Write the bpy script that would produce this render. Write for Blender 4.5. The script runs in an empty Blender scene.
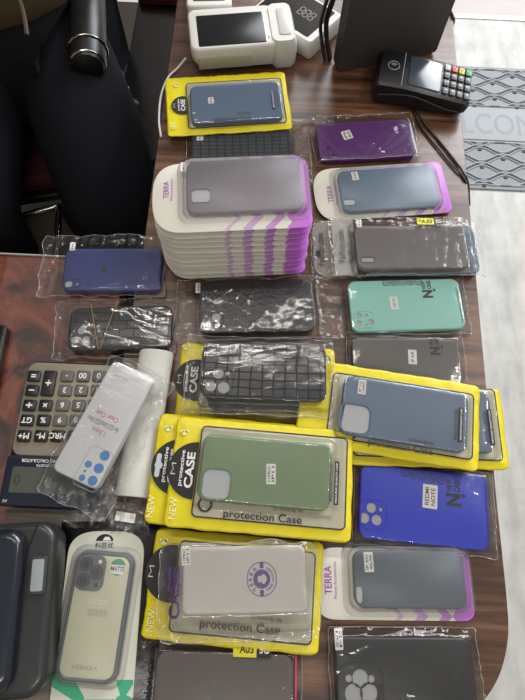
import bpy, bmesh, math, random
from mathutils import Vector, Matrix, noise
random.seed(7)
C = bpy.context.scene.collection
R = math.radians
# ------------------------------------------------------------------ camera
ZT = 0.75                                   # counter top height
CAMZ = ZT + 0.62
F = 520.0
T = R(20); RO = R(2.7)
fw = Vector((0, math.sin(T), -math.cos(T))); up0 = Vector((0, math.cos(T), math.sin(T))); r0 = Vector((1, 0, 0))
rt = r0*math.cos(RO) + up0*math.sin(RO)
up = -r0*math.sin(RO) + up0*math.cos(RO)
cam = bpy.data.cameras.new('camera'); co = bpy.data.objects.new('camera', cam); C.objects.link(co)
m = Matrix((rt, up, -fw)).transposed().to_4x4(); m.translation = (0, 0, CAMZ); co.matrix_world = m
cam.sensor_fit = 'VERTICAL'; cam.sensor_height = 36; cam.lens = 36*F/700; cam.clip_start = 0.01
bpy.context.scene.camera = co

def at(px, py, z):
    """point of the plane at height z seen at this place of the photograph"""
    d = rt*((px-262.5)/F) + up*((350-py)/F) + fw
    k = (z-CAMZ)/d.z
    return Vector((d.x*k, d.y*k, z))

# ------------------------------------------------------------------ materials
def nt(name):
    m = bpy.data.materials.new(name); m.use_nodes = True
    n = m.node_tree; b = n.nodes['Principled BSDF']
    return m, n, b
def nd(n, typ, **kw):
    x = n.nodes.new(typ)
    for k, v in kw.items():
        if k.startswith('i_'):
            x.inputs[k[2:].replace('_', ' ')].default_value = v
        else: setattr(x, k, v)
    return x
def col4(c): return (c[0], c[1], c[2], 1)
def srgb(r, g, b):
    f = lambda v: ((v/255+0.055)/1.055)**2.4 if v/255 > 0.04045 else v/255/12.92
    return (f(r), f(g), f(b))
def mat(name, c, rough=.5, metal=0, bump=0, bscale=400, var=0, vscale=30, spec=.5, coat=0):
    m, n, b = nt(name)
    b.inputs['Base Color'].default_value = col4(c)
    b.inputs['Roughness'].default_value = rough; b.inputs['Metallic'].default_value = metal
    b.inputs['Specular IOR Level'].default_value = spec
    if coat: b.inputs['Coat Weight'].default_value = coat; b.inputs['Coat Roughness'].default_value = .08
    tc = nd(n, 'ShaderNodeTexCoord')
    if var:
        t = nd(n, 'ShaderNodeTexNoise', i_Scale=vscale, i_Detail=4.0)
        n.links.new(tc.outputs['Object'], t.inputs['Vector'])
        r = nd(n, 'ShaderNodeMixRGB', blend_type='MIX')
        r.inputs[1].default_value = col4([max(0, x*(1-var)) for x in c]); r.inputs[2].default_value = col4([min(1, x*(1+var)) for x in c])
        n.links.new(t.outputs['Fac'], r.inputs[0]); n.links.new(r.outputs[0], b.inputs['Base Color'])
    if bump:
        t = nd(n, 'ShaderNodeTexNoise', i_Scale=bscale, i_Detail=3.0)
        n.links.new(tc.outputs['Object'], t.inputs['Vector'])
        bp = nd(n, 'ShaderNodeBump', i_Strength=bump, i_Distance=.001)
        n.links.new(t.outputs['Fac'], bp.inputs['Height']); n.links.new(bp.outputs[0], b.inputs['Normal'])
    return m
def film(name, glossy=.10, haze=.04, rough=.08, tint=(1, 1, 1), bump=.6, bscale=120, hazec=(.9, .9, .88)):
    m = bpy.data.materials.new(name); m.use_nodes = True; n = m.node_tree; n.nodes.clear()
    out = nd(n, 'ShaderNodeOutputMaterial'); tr = nd(n, 'ShaderNodeBsdfTransparent'); tr.inputs[0].default_value = col4(tint)
    gl = nd(n, 'ShaderNodeBsdfGlossy', i_Roughness=rough); df = nd(n, 'ShaderNodeBsdfDiffuse'); df.inputs[0].default_value = col4(hazec)
    tc = nd(n, 'ShaderNodeTexCoord')
    t = nd(n, 'ShaderNodeTexNoise', i_Scale=bscale, i_Detail=3.0, i_Distortion=1.5)
    mp = nd(n, 'ShaderNodeMapping'); mp.inputs['Scale'].default_value = (.55, 1, 1)
    n.links.new(tc.outputs['Object'], mp.inputs[0]); n.links.new(mp.outputs[0], t.inputs['Vector'])
    bp = nd(n, 'ShaderNodeBump', i_Strength=bump, i_Distance=.002)
    n.links.new(t.outputs['Fac'], bp.inputs['Height'])
    n.links.new(bp.outputs[0], gl.inputs['Normal'])
    lw = nd(n, 'ShaderNodeLayerWeight', i_Blend=.25); n.links.new(bp.outputs[0], lw.inputs['Normal'])
    ma = nd(n, 'ShaderNodeMath', operation='MULTIPLY_ADD'); ma.inputs[1].default_value = .8; ma.inputs[2].default_value = glossy
    ma.use_clamp = True
    n.links.new(lw.outputs['Fresnel'], ma.inputs[0])
    m1 = nd(n, 'ShaderNodeMixShader', i_Fac=haze); n.links.new(tr.outputs[0], m1.inputs[1]); n.links.new(df.outputs[0], m1.inputs[2])
    m2 = nd(n, 'ShaderNodeMixShader'); n.links.new(ma.outputs[0], m2.inputs[0]); n.links.new(m1.outputs[0], m2.inputs[1]); n.links.new(gl.outputs[0], m2.inputs[2])
    n.links.new(m2.outputs[0], out.inputs[0])
    return m
def wood(name, c1, c2, c3, rough=.3, sx=6, sy=90):
    m, n, b = nt(name)
    tc = nd(n, 'ShaderNodeTexCoord'); mp = nd(n, 'ShaderNodeMapping'); mp.inputs['Scale'].default_value = (sx, sy, 10)
    n.links.new(tc.outputs['Object'], mp.inputs[0])
    t = nd(n, 'ShaderNodeTexNoise', i_Scale=1.0, i_Detail=6.0, i_Distortion=.6); n.links.new(mp.outputs[0], t.inputs['Vector'])
    cr = nd(n, 'ShaderNodeValToRGB'); e = cr.color_ramp.elements
    e[0].position = .3; e[0].color = col4(c1); e[1].position = .72; e[1].color = col4(c3); x = e.new(.5); x.color = col4(c2)
    n.links.new(t.outputs['Fac'], cr.inputs[0]); n.links.new(cr.outputs[0], b.inputs['Base Color'])
    b.inputs['Roughness'].default_value = rough
    bp = nd(n, 'ShaderNodeBump', i_Strength=.15, i_Distance=.001); n.links.new(t.outputs['Fac'], bp.inputs['Height']); n.links.new(bp.outputs[0], b.inputs['Normal'])
    return m
def burl(name):
    m, n, b = nt(name)
    tc = nd(n, 'ShaderNodeTexCoord')
    t = nd(n, 'ShaderNodeTexNoise', i_Scale=11.0, i_Detail=7.0, i_Distortion=1.8, i_Roughness=.65); n.links.new(tc.outputs['Object'], t.inputs['Vector'])
    cr = nd(n, 'ShaderNodeValToRGB'); e = cr.color_ramp.elements
    e[0].position = .36; e[0].color = col4(srgb(38, 16, 12)); e[1].position = .7; e[1].color = col4(srgb(176, 92, 56)); x = e.new(.5); x.color = col4(srgb(118, 52, 32))
    n.links.new(t.outputs['Fac'], cr.inputs[0]); n.links.new(cr.outputs[0], b.inputs['Base Color'])
    b.inputs['Roughness'].default_value = .45; b.inputs['Coat Weight'].default_value = .6; b.inputs['Coat Roughness'].default_value = .03
    return m
def croc(name, c, bw, bh, strength=.9, offset=0.0, rough=.35, dk=.5):
    m, n, b = nt(name)
    tc = nd(n, 'ShaderNodeTexCoord')
    ns = nd(n, 'ShaderNodeTexNoise', i_Scale=60.0); n.links.new(tc.outputs['Object'], ns.inputs['Vector'])
    va = nd(n, 'ShaderNodeVectorMath', operation='MULTIPLY_ADD'); va.inputs[1].default_value = (.004, .004, .004)
    n.links.new(ns.outputs['Color'], va.inputs[0]); n.links.new(tc.outputs['Object'], va.inputs[2])
    br = nd(n, 'ShaderNodeTexBrick', offset=offset, i_Scale=1.0, i_Mortar_Size=.0009, i_Mortar_Smooth=1.0, i_Brick_Width=bw, i_Row_Height=bh)
    br.inputs['Color1'].default_value = (1, 1, 1, 1); br.inputs['Color2'].default_value = (.9, .9, .9, 1); br.inputs['Mortar'].default_value = (0, 0, 0, 1)
    n.links.new(va.outputs[0], br.inputs['Vector'])
    bp = nd(n, 'ShaderNodeBump', i_Strength=strength, i_Distance=.0016); n.links.new(br.outputs['Color'], bp.inputs['Height']); n.links.new(bp.outputs[0], b.inputs['Normal'])
    mx = nd(n, 'ShaderNodeMixRGB'); mx.inputs[1].default_value = col4([x*dk for x in c]); mx.inputs[2].default_value = col4(c)
    n.links.new(br.outputs['Color'], mx.inputs[0]); n.links.new(mx.outputs[0], b.inputs['Base Color'])
    b.inputs['Roughness'].default_value = rough
    return m
def terra_card_mat(L, W):
    """white card, purple from the right, broken by chevrons"""
    m, n, b = nt('chevron_card')
    tc = nd(n, 'ShaderNodeTexCoord'); sp = nd(n, 'ShaderNodeSeparateXYZ'); n.links.new(tc.outputs['Object'], sp.inputs[0])
    def M(op, a, c=None, d=None):
        x = nd(n, 'ShaderNodeMath', operation=op)
        for i, v in enumerate((a, c, d)):
            if v is None: continue
            if isinstance(v, (int, float)): x.inputs[i].default_value = v
            else: n.links.new(v, x.inputs[i])
        return x.outputs[0]
    X = sp.outputs['X']; Y = sp.outputs['Y']
    yy = M('ABSOLUTE', M('SUBTRACT', M('FRACT', M('DIVIDE', M('ADD', Y, W/2+.004), .030)), .5))       # zigzag 0..0.5
    v = M('ADD', X, M('MULTIPLY', yy, .030))
    band = M('LESS_THAN', M('FRACT', M('DIVIDE', v, .026)), .42)
    chev = M('MULTIPLY', band, M('GREATER_THAN', M('ADD', X, M('MULTIPLY', yy, .03)), L*.03))
    solid = M('GREATER_THAN', M('SUBTRACT', X, M('MULTIPLY', yy, .02)), L*.36)
    f = M('MAXIMUM', chev, solid)
    mx = nd(n, 'ShaderNodeMixRGB'); mx.inputs[1].default_value = col4(srgb(226, 222, 210))
    g = nd(n, 'ShaderNodeMapRange'); g.inputs['From Min'].default_value = 0; g.inputs['From Max'].default_value = L*.5
    n.links.new(X, g.inputs['Value'])
    gc = nd(n, 'ShaderNodeMixRGB'); gc.inputs[1].default_value = col4(srgb(205, 178, 210)); gc.inputs[2].default_value = col4(srgb(186, 92, 202)); n.links.new(g.outputs[0], gc.inputs[0])
    n.links.new(f, mx.inputs[0]); n.links.new(gc.outputs[0], mx.inputs[2]); n.links.new(mx.outputs[0], b.inputs['Base Color'])
    b.inputs['Roughness'].default_value = .4
    return m
def case_mat(name, c, rough=.42, var=.08, **k):
    return mat(name, c, rough=rough, var=var, vscale=25, bump=.12, bscale=900, spec=.45, **k)

M_YEL = mat('yellow_pouch', srgb(226, 208, 22), rough=.35, bump=.35, bscale=90, var=.06, vscale=40)
M_CREAM = mat('cream_lining', srgb(205, 200, 172), rough=.6, var=.05)
M_BLACK = mat('black_print', (.008, .008, .009), rough=.5)
M_WHITE = mat('white_label', srgb(232, 230, 225), rough=.5)
M_PALE = mat('pale_print', srgb(236, 232, 160), rough=.5)
M_OPEN = mat('paper_behind_opening', srgb(190, 192, 196), rough=.6, bump=.2, bscale=600)
M_OPEN2 = mat('grey_lens_opening', srgb(176, 176, 174), rough=.6, bump=.4, bscale=900)
M_INK = mat('dark_ink', srgb(40, 38, 40), rough=.6)
M_PURP = mat('purple_print', srgb(150, 70, 170), rough=.5)
M_VIOLET = mat('violet_print', srgb(92, 40, 130), rough=.5)
M_BAG = film('clear_bag', glossy=.035, haze=.012, rough=.07, bump=.10)
M_SEAM = film('bag_seam_film', glossy=.08, haze=.16, rough=.2, bump=.2)
M_BAGX = film('crumpled_clear_bag', glossy=.08, haze=.02, rough=.06, bump=.2, bscale=130)
M_WIN = film('clear_window', glossy=.03, haze=.012, rough=.07, bump=.1, bscale=60)
M_BLIS = film('clear_blister', glossy=.02, haze=.06, rough=.35, bump=.15, bscale=40)
M_BAGC = film('matt_clear_bag', glossy=.06, haze=.05, rough=.10, bump=.2, bscale=120)
M_WPL = mat('white_plastic', srgb(222, 220, 214), rough=.35, var=.03)
M_BPL = mat('black_plastic', srgb(24, 24, 25), rough=.38, bump=.1, bscale=1500)
M_DPL = mat('charcoal_plastic', srgb(58, 56, 56), rough=.5, bump=.2, bscale=1500)
M_GLASS = mat('dark_screen', srgb(14, 14, 16), rough=.2, spec=.4)
M_CHROME = mat('chrome', (.5, .48, .43), rough=.22, metal=1)

# ------------------------------------------------------------------ object helpers
def link(name, bm, m, parent=None, smooth=True, mats=None):
    me = bpy.data.meshes.new(name); bm.normal_update(); bm.to_mesh(me); bm.free()
    for mm in (mats or [m]): me.materials.append(mm)
    if smooth:
        me.shade_smooth()
        try: me.set_sharp_from_angle(angle=R(38))
        except Exception: pass
    o = bpy.data.objects.new(name, me); C.objects.link(o)
    if parent: o.parent = parent
    return o
def tag(o, label=None, cat=None, group=None, kind=None):
    if label: o['label'] = label
    if cat: o['category'] = cat
    if group: o['group'] = group
    if kind: o['kind'] = kind
    return o
def thing(name, label, cat, loc, rz=0, group=None):
    o = bpy.data.objects.new(name, None); C.objects.link(o); o.location = loc; o.rotation_euler = (0, 0, rz)
    o.empty_display_size = .02
    return tag(o, label, cat, group)
def rr(w, h, r, cx=0, cy=0, n=7):
    r = max(min(r, w/2-1e-5, h/2-1e-5), 1e-5); p = []
    for sx, sy, a in ((1, 1, 0), (-1, 1, 90), (-1, -1, 180), (1, -1, 270)):
        for i in range(n+1):
            t = R(a+90*i/n); p.append((cx+sx*(w/2-r)+r*math.cos(t), cy+sy*(h/2-r)+r*math.sin(t)))
    return p
def circ(r, cx=0, cy=0, n=28): return [(cx+r*math.cos(2*math.pi*i/n), cy+r*math.sin(2*math.pi*i/n)) for i in range(n)]
def loft(bm, rings, close_bottom=True, close_top=True, holes=(), hole_depth=.002):
    """rings: list of (points, z). returns nothing; top cap may have holes with walls"""
    vs = [[bm.verts.new((x, y, z)) for x, y in pts] for pts, z in rings]
    for a, b in zip(vs, vs[1:]):
        for i in range(len(a)):
            j = (i+1) % len(a); bm.faces.new((a[i], a[j], b[j], b[i]))
    if close_bottom: bm.faces.new(list(reversed(vs[0])))
    if close_top:
        if not holes: bm.faces.new(vs[-1])
        else:
            top = vs[-1]; z = rings[-1][1]; ed = []
            for i in range(len(top)):
                e = bm.edges.get((top[i], top[(i+1) % len(top)])) or bm.edges.new((top[i], top[(i+1) % len(top)])); ed.append(e)
            for h in holes:
                hv = [bm.verts.new((x, y, z)) for x, y in h]; lv = [bm.verts.new((x, y, z-hole_depth)) for x, y in h]
                for i in range(len(hv)): ed.append(bm.edges.new((hv[i], hv[(i+1) % len(hv)])))
                for i in range(len(hv)):
                    j = (i+1) % len(hv); bm.faces.new((hv[j], hv[i], lv[i], lv[j]))
            bmesh.ops.triangle_fill(bm, edges=ed, use_beauty=True, use_dissolve=False)
    bmesh.ops.recalc_face_normals(bm, faces=bm.faces)
def slab_bm(w, h, r, z0, z1, bev=.001, cx=0, cy=0, holes=(), hole_depth=.002, n=7, steps=3):
    bm = bmesh.new(); rings = [(rr(w-2*bev, h-2*bev, r-bev, cx, cy, n), z0), (rr(w, h, r, cx, cy, n), z0+min(bev, (z1-z0)*.4))]
    for i in range(steps+1):
        a = R(90*i/steps); ins = bev*(1-math.cos(a)); rings.append((rr(w-2*ins, h-2*ins, max(r-ins, .0003), cx, cy, n), z1-bev+bev*math.sin(a)))
    loft(bm, rings, holes=holes, hole_depth=hole_depth); return bm
def slab(name, w, h, r, z0, z1, m, parent, bev=.001, cx=0, cy=0, **k):
    return link(name, slab_bm(w, h, r, z0, z1, bev, cx, cy, **k), m, parent)
def plate(name, pts, z, m, parent, th=.0002):
    bm = bmesh.new(); loft(bm, [(pts, z-th), (pts, z)]); return link(name, bm, m, parent, smooth=False)
def ringplate(name, w, h, r, t, z, m, parent, cx=0, cy=0):
    bm = bmesh.new(); a = rr(w, h, r, cx, cy); b = rr(w-2*t, h-2*t, max(r-t, .0004), cx, cy)
    n = len(a); va = [bm.verts.new((x, y, z)) for x, y in a]; vb = [bm.verts.new((x, y, z)) for x, y in b]
    for i in range(n): j = (i+1) % n; bm.faces.new((va[i], va[j], vb[j], vb[i]))
    return link(name, bm, m, parent, smooth=False)
def tube(bm, pts, r, n=10, closed=False):
    pts = [Vector(p) for p in pts]; rings = []
    rad = r if isinstance(r, (list, tuple)) else [r]*len(pts)
    ref = Vector((0, 0, 1))
    for i, p in enumerate(pts):
        a = pts[i-1] if (i > 0 or closed) else p; b = pts[(i+1) % len(pts)] if (i < len(pts)-1 or closed) else p
        d = (b-a).normalized()
        u = d.cross(ref if abs(d.z) < .9 else Vector((1, 0, 0))).normalized(); v = d.cross(u).normalized()
        rings.append([bm.verts.new(p+(u*math.cos(2*math.pi*k/n)+v*math.sin(2*math.pi*k/n))*rad[i]) for k in range(n)])
    m_ = len(rings)
    for i in range(m_ if closed else m_-1):
        A, B = rings[i], rings[(i+1) % m_]
        for k in range(n): bm.faces.new((A[k], A[(k+1) % n], B[(k+1) % n], B[k]))
    if not closed:
        bm.faces.new(rings[0]); bm.faces.new(list(reversed(rings[-1])))
    bmesh.ops.recalc_face_normals(bm, faces=bm.faces)
def smooth_path(pts, k=8):
    pts = [Vector(p) for p in pts]; out = []
    P = [pts[0]*2-pts[1]] + pts + [pts[-1]*2-pts[-2]]
    for i in range(1, len(P)-2):
        for j in range(k):
            t = j/k; a, b, c, d = P[i-1], P[i], P[i+1], P[i+2]
            out.append(.5*((2*b)+(c-a)*t+(2*a-5*b+4*c-d)*t*t+(3*b-a-3*c+d)*t**3))
    out.append(pts[-1]); return out
def text(parent, s, x, y, z, m, w=None, h=None, rot=0, name='lettering', bold=0, ex=.00008):
    """flat letters centred at x,y; w = length along the reading direction, h = cap height"""
    cu = bpy.data.curves.new(name, 'FONT'); cu.body = s; cu.size = 1; cu.extrude = 0; cu.offset = bold
    t = bpy.data.objects.new(name, cu); C.objects.link(t)
    me = bpy.data.meshes.new_from_object(t.evaluated_get(bpy.context.evaluated_depsgraph_get())); bpy.data.objects.remove(t)
    if not me.vertices: return None
    xs = [v.co.x for v in me.vertices]; ys = [v.co.y for v in me.vertices]
    bw = max(xs)-min(xs); bh = max(ys)-min(ys); cx = (max(xs)+min(xs))/2; cy = (max(ys)+min(ys))/2
    sx = w/bw if w else h/bh; sy = h/bh if h else sx
    ca, sa = math.cos(rot), math.sin(rot)
    for v in me.vertices:
        a = (v.co.x-cx)*sx; b = (v.co.y-cy)*sy; v.co = (x+a*ca-b*sa, y+a*sa+b*ca, z)
    me.materials.clear(); me.materials.append(m)
    o = bpy.data.objects.new(name, me); C.objects.link(o)
    if parent: o.parent = parent
    return o

def sheet(name, w, h, r, zf, m, parent, cx=0, cy=0, step=.0025, wob=0, seed=0, seam=False):
    """a thin pliable film; zf(x, y) gives its height"""
    nx = max(8, int(w/step)); ny = max(8, int(h/step)); bm = bmesh.new(); g = []
    for j in range(ny+1):
        y = -h/2+h*j/ny; dy = max(0, abs(y)-(h/2-r)); hw = w/2-(r-math.sqrt(max(0, r*r-dy*dy)))
        row = []
        for i in range(nx+1):
            x = -hw+2*hw*i/nx
            wx = wob*noise.noise((y*45, seed*3.1, 0.5 if i*2 > nx else 9)) * abs(2*i/nx-1)**3
            wy = wob*noise.noise((x*45, seed*5.3, 1.5 if j*2 > ny else 7)) * abs(2*j/ny-1)**3
            row.append(bm.verts.new((cx+x+wx, cy+y+wy, zf(cx+x, cy+y))))
        g.append(row)
    for j in range(ny):
        for i in range(nx): bm.faces.new((g[j][i], g[j][i+1], g[j+1][i+1], g[j+1][i]))
    me = bpy.data.meshes.new(name); bm.to_mesh(me); bm.free(); me.shade_smooth(); me.materials.append(m)
    o = bpy.data.objects.new(name, me); C.objects.link(o); o.parent = parent
    if seam:
        vs = me.vertices; ix = [i for i in range(nx)]+[nx+(nx+1)*j for j in range(ny)]+[(nx+1)*ny+nx-i for i in range(nx)]+[(nx+1)*(ny-j) for j in range(ny)]
        pp = [vs[i].co+Vector((0, 0, .0002)) for i in ix]; pp = [p for i, p in enumerate(pp) if (p-pp[i-1]).length > 1e-5]
        b2 = bmesh.new(); tube(b2, pp, .00045, 5, True); link('bag_seam', b2, M_SEAM, o)
    return o
def ridged(x, y, s, seed):
    v = 1-abs(noise.noise((x*s, y*s, seed)))*2.2
    return max(0, v)**2
def bag_z(rects, top, low=.0012, soft=.012, a_in=.0009, a_out=.0032, seed=0, s=70, lowk=1):
    """rects: list of (cx,cy,w,h) footprints lifted to top"""
    def f(x, y):
        k = 0
        for (cx, cy, w, h) in rects:
            d = math.hypot(max(0, abs(x-cx)-w/2), max(0, abs(y-cy)-h/2)); k = max(k, max(0, 1-d/soft))
        k = k*k*(3-2*k)
        amp = a_in+(a_out-a_in)*(1-k)
        ca, sa = math.cos(seed*1.3), math.sin(seed*1.3); u = x*ca+y*sa; v = y*ca-x*sa
        n1 = .8*ridged(u*.25, v, s, seed)+.5*ridged(v*.3, u*.9+v*.3, s*1.2, seed+3)+(.15+.45*(1-k))*ridged(x, y*.7-x*.4, s*2.4, seed+7)
        return low+(top-low)*k+amp*n1+.0014*(noise.noise((u*14, v*32, seed+11))+.3)*(.55+.45*k)*lowk
    return f

class Pack:
    """a packaged case: an Empty at its base plus a frame in which parts are laid out"""
    def __init__(s, name, label, cat, corners, z, top=.010, group=None):
        zz = z+top; q = [at(px, py, zz) for px, py in corners]                 # TL TR BR BL
        c = (q[0]+q[1]+q[2]+q[3])/4; d = (q[1]-q[0])+(q[2]-q[3]); e = (q[0]-q[3])+(q[1]-q[2])
        s.rot = math.atan2(d.y, d.x) if d.length > e.length else math.atan2(-e.x, e.y)
        s.L = ((q[1]-q[0]).length+(q[2]-q[3]).length)/2; s.W = ((q[0]-q[3]).length+(q[1]-q[2]).length)/2
        s.z = z; s.top = top; s.c = c
        s.o = thing(name, label, cat, (c.x, c.y, z), s.rot, group)
    def loc(s, px, py, h=None):
        p = at(px, py, s.z+(s.top if h is None else h))-s.c; ca, sa = math.cos(-s.rot), math.sin(-s.rot)
        return (p.x*ca-p.y*sa, p.x*sa+p.y*ca)
    def box(s, corners, h=None):
        q = [Vector(s.loc(*p, h)) for p in corners]; c = (q[0]+q[1]+q[2]+q[3])/4
        return c.x, c.y, ((q[1]-q[0]).length+(q[2]-q[3]).length)/2, ((q[0]-q[3]).length+(q[1]-q[2]).length)/2
    def px(s, n): return n*(CAMZ-s.z-s.top)/F*1.02        # photograph pixels to metres, about

def phone_case(P, cx, cy, L, W, m, z0=.0008, T=.0095, r=.011, square=(), lens=(), island=None, pill=(), opening=None, bev=.0022):
    """square: (x,y,w,h) openings; lens: (x,y,r) round openings; island: raised rim (x,y,w,h)"""
    holes = [rr(w, h, min(w, h)*.28, x, y, 5) for x, y, w, h in square]+[circ(rad, x, y, 20) for x, y, rad in lens]+[rr(w, h, min(w, h)*.49, x, y, 6) for x, y, w, h in pill]
    c = slab('phone_case', L, W, r, z0, z0+T, m, P.o, bev=bev, cx=cx, cy=cy, holes=holes, hole_depth=.0025)
    zt = z0+T
    for x, y, w, h in square:
        plate('camera_opening', rr(w+.0004, h+.0004, min(w, h)*.28, x, y, 5), zt-.0018, opening or M_OPEN, c)
        bm = bmesh.new(); tube(bm, [(a, b, zt) for a, b in rr(w+.0016, h+.0016, min(w, h)*.3, x, y, 6)], .0009, 6, True); link('camera_rim', bm, m, c)
    for x, y, rad in lens:
        plate('lens_opening', circ(rad+.0001, x, y, 20), zt-.0012, opening or M_OPEN2, c)
    for x, y, w, h in pill:
        plate('camera_opening', rr(w+.0002, h+.0002, min(w, h)*.49, x, y, 6), zt-.0014, opening or M_OPEN2, c)
        bm = bmesh.new(); tube(bm, [(a, b, zt) for a, b in rr(w+.001, h+.001, min(w, h)*.49, x, y, 6)], .0006, 6, True); link('camera_rim', bm, m, c)
    if island:
        x, y, w, h = island
        bm = bmesh.new(); tube(bm, [(a, b, zt-.0001) for a, b in rr(w, h, min(w, h)*.28, x, y, 6)], .0008, 6, True); link('camera_rim', bm, m, c)
    for dy in (-1, 1): pass
    return c
def button(P, c, x, y, w, m, z=.005):
    bm = slab_bm(w, .0016, .0007, z-.0012, z+.0012, .0004, x, y); return link('side_button', bm, m, c)
def sticker(P, parent, px, py, w, h, z, rot=0, lines=('IP11',), tr=90):
    x, y = P.loc(px, py, z); pw, ph = P.px(w), P.px(h)
    pts = [(x+a*math.cos(rot)-b*math.sin(rot), y+a*math.sin(rot)+b*math.cos(rot)) for a, b in rr(pw, ph, .001)]
    s = plate('price_sticker', pts, z+.0003, M_WHITE, parent)
    long_ = max(pw, ph)*.74; n = len(lines); short = min(pw, ph)
    for i, t in enumerate(lines):
        off = (i-(n-1)/2)*short*.42; a = R(tr)+rot
        ox, oy = math.sin(a)*off, -math.cos(a)*off
        text(s, t, x+ox, y+oy, z+.00042, M_INK, w=long_ if abs(tr) == 90 and ph > pw or tr == 0 and pw > ph else short*.8, h=short*(.34 if n == 1 else .27), rot=a, bold=.01)
    return s

# ---------------------------------------------------------------- package kinds
def yellow_pouch(label, corners, z, win, case=None, cmat=None, disc=None, cam=None, ring=None, st=None, hang=False, txt=None, name='phone_case_pouch', group='yellow phone case pouches', seed=1, strips=None, logo=None, new=None, badge_text=True, tz=.0072):
    P = Pack(name, label, 'phone case', corners, z, top=.003, group=group)
    L, W = P.L, P.W
    def zf(x, y):
        e = min(L/2-abs(x), W/2-abs(y)); k = max(0, min(1, e/.010))
        return .0012+.0016*k+.0006*noise.noise((x*60, y*60, seed))+.0009*(1-k)*ridged(x, y, 90, seed)
    pouch = sheet('pouch', L, W, .006, zf, M_YEL, P.o, seed=seed, wob=.0012)
    so = pouch.modifiers.new('thickness', 'SOLIDIFY'); so.thickness = .0010; so.offset = -1
    cx, cy, w, h = P.box(win, .004)
    # sewn grooves along the top edge
    win_o = slab('window_panel', w, h, .006, .0028, .0042, M_CREAM, P.o, bev=.0004, cx=cx, cy=cy)
    ringplate('printed_outline', w, h, .006, .0015, .0044, M_BLACK, win_o, cx, cy)
    top = .0045
    if case:
        bx = P.box(case, .013)
        sq = []
        if cam:
            x, y = P.loc(cam[0], cam[1], .013); sq = [(x, y, P.px(cam[2]), P.px(cam[3]))]
        lens = []
        if ring and ring[0] == 'lens': lens = [(*P.loc(a, b, .013), P.px(c)) for a, b, c in ring[1]]
        c = phone_case(P, bx[0], bx[1], bx[2], bx[3], cmat, z0=.0044, T=.0090, square=sq, lens=lens, opening=M_OPEN)
        if ring and ring[0] == 'ring':
            x, y = P.loc(ring[1], ring[2], .006); bm = bmesh.new(); tube(bm, [(a, b, .0060) for a, b in circ(P.px(ring[3]), x, y, 24)], .0011, 8, True)
            k = link('strap_ring', bm, M_DPL, P.o)
        if st:
            sticker(P, c, st[0], st[1], st[2], st[3], .0135, R(st[4]), st[5])
        for q in (-1, 1): button(P, c, bx[0]+bx[2]*.05*q-.02, bx[1]-bx[3]/2, .012, cmat, z=.009)
        rects = [(bx[0], bx[1], bx[2]-.004, bx[3]-.004)]; tp = .0142
    else:
        rects = []; tp = .005
    zfw = bag_z(rects, tp, low=.0048, soft=.010, a_in=.0003, a_out=.0010, seed=seed+3, s=60, lowk=.5)
    sheet('window_film', w-.001, h-.001, .005, zfw, M_WIN, P.o, cx=cx, cy=cy)
    if disc:
        x, y = P.loc(disc[0], disc[1], .003); rad = P.px(disc[2]); xm = cx-w/2-.0006
        n = 40; pts = [(x+rad*math.cos(2*math.pi*i/n), y+rad*math.sin(2*math.pi*i/n)) for i in range(n)]
        pts = [(min(a, xm), b) for a, b in pts]
        # drop repeated clipped points
        cl = [p for i, p in enumerate(pts) if not (abs(p[0]-xm) < 1e-7 and abs(pts[i-1][0]-xm) < 1e-7 and abs(pts[(i+1) % n][0]-xm) < 1e-7)]
        d = plate('printed_badge', cl, .0042, M_BLACK, P.o, th=.0003)
        vis = xm-(x-rad)
        if badge_text: text(d, 'protective', x-rad+vis*.50, y+rad*.05, .0044, M_WHITE, w=rad*1.25, h=vis*.17, rot=R(90), bold=.015)
        if badge_text: text(d, 'CASE', x-rad+vis*.78, y-rad*.0, .0044, M_WHITE, w=rad*1.25, h=vis*.30, rot=R(90), bold=.03)
        if hang: # shaped hang hole punched through the badge
            hx = x-rad+vis*.24
            bm = bmesh.new(); loft(bm, [(rr(vis*.17, rad*.85, vis*.08, hx, y), .0042), (rr(vis*.17, rad*.85, vis*.08, hx, y), .00445)])
            loft(bm, [(circ(vis*.14, hx+.0006, y), .0042), (circ(vis*.14, hx+.0006, y), .0045)]); link('hang_hole', bm, M_OPEN, d, smooth=False)
        else:
            text(d, 'M', x-rad+vis*.2, y, .0044, M_CREAM, w=rad*.4, h=vis*.16, rot=R(90), bold=-.02)
    if new:
        x, y = P.loc(new[0], new[1], .003); text(P.o, 'NEW', x, y, .0042, M_PALE, w=P.px(new[2]), h=P.px(6.5), rot=R(90), bold=.02)
    if logo:
        x, y = P.loc(logo[0], logo[1], .003); k = P.px(1)
        bm = bmesh.new()
        for (a, b, q) in ((0, 0, 2.6), (-2.6, 1.6, 1.6), (2.2, 1.9, 1.8)):
            loft(bm, [(circ(q*k, x+a*k, y+b*k, 16), .0038), (circ(q*k, x+a*k, y+b*k, 16), .0042)])
        link('printed_emblem', bm, M_PALE, P.o, smooth=False)
    if txt:
        a, b, c = txt; x, y = P.loc(a, b, .006); text(P.o, 'protection Case', x, y, tz, M_INK, w=P.px(c), h=P.px(9), bold=.008)
        text(P.o, 'by Scene.By life', x+P.px(c*.32), y+P.px(9), tz, M_INK, w=P.px(c*.38), h=P.px(4), rot=R(-2), bold=.0)
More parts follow.
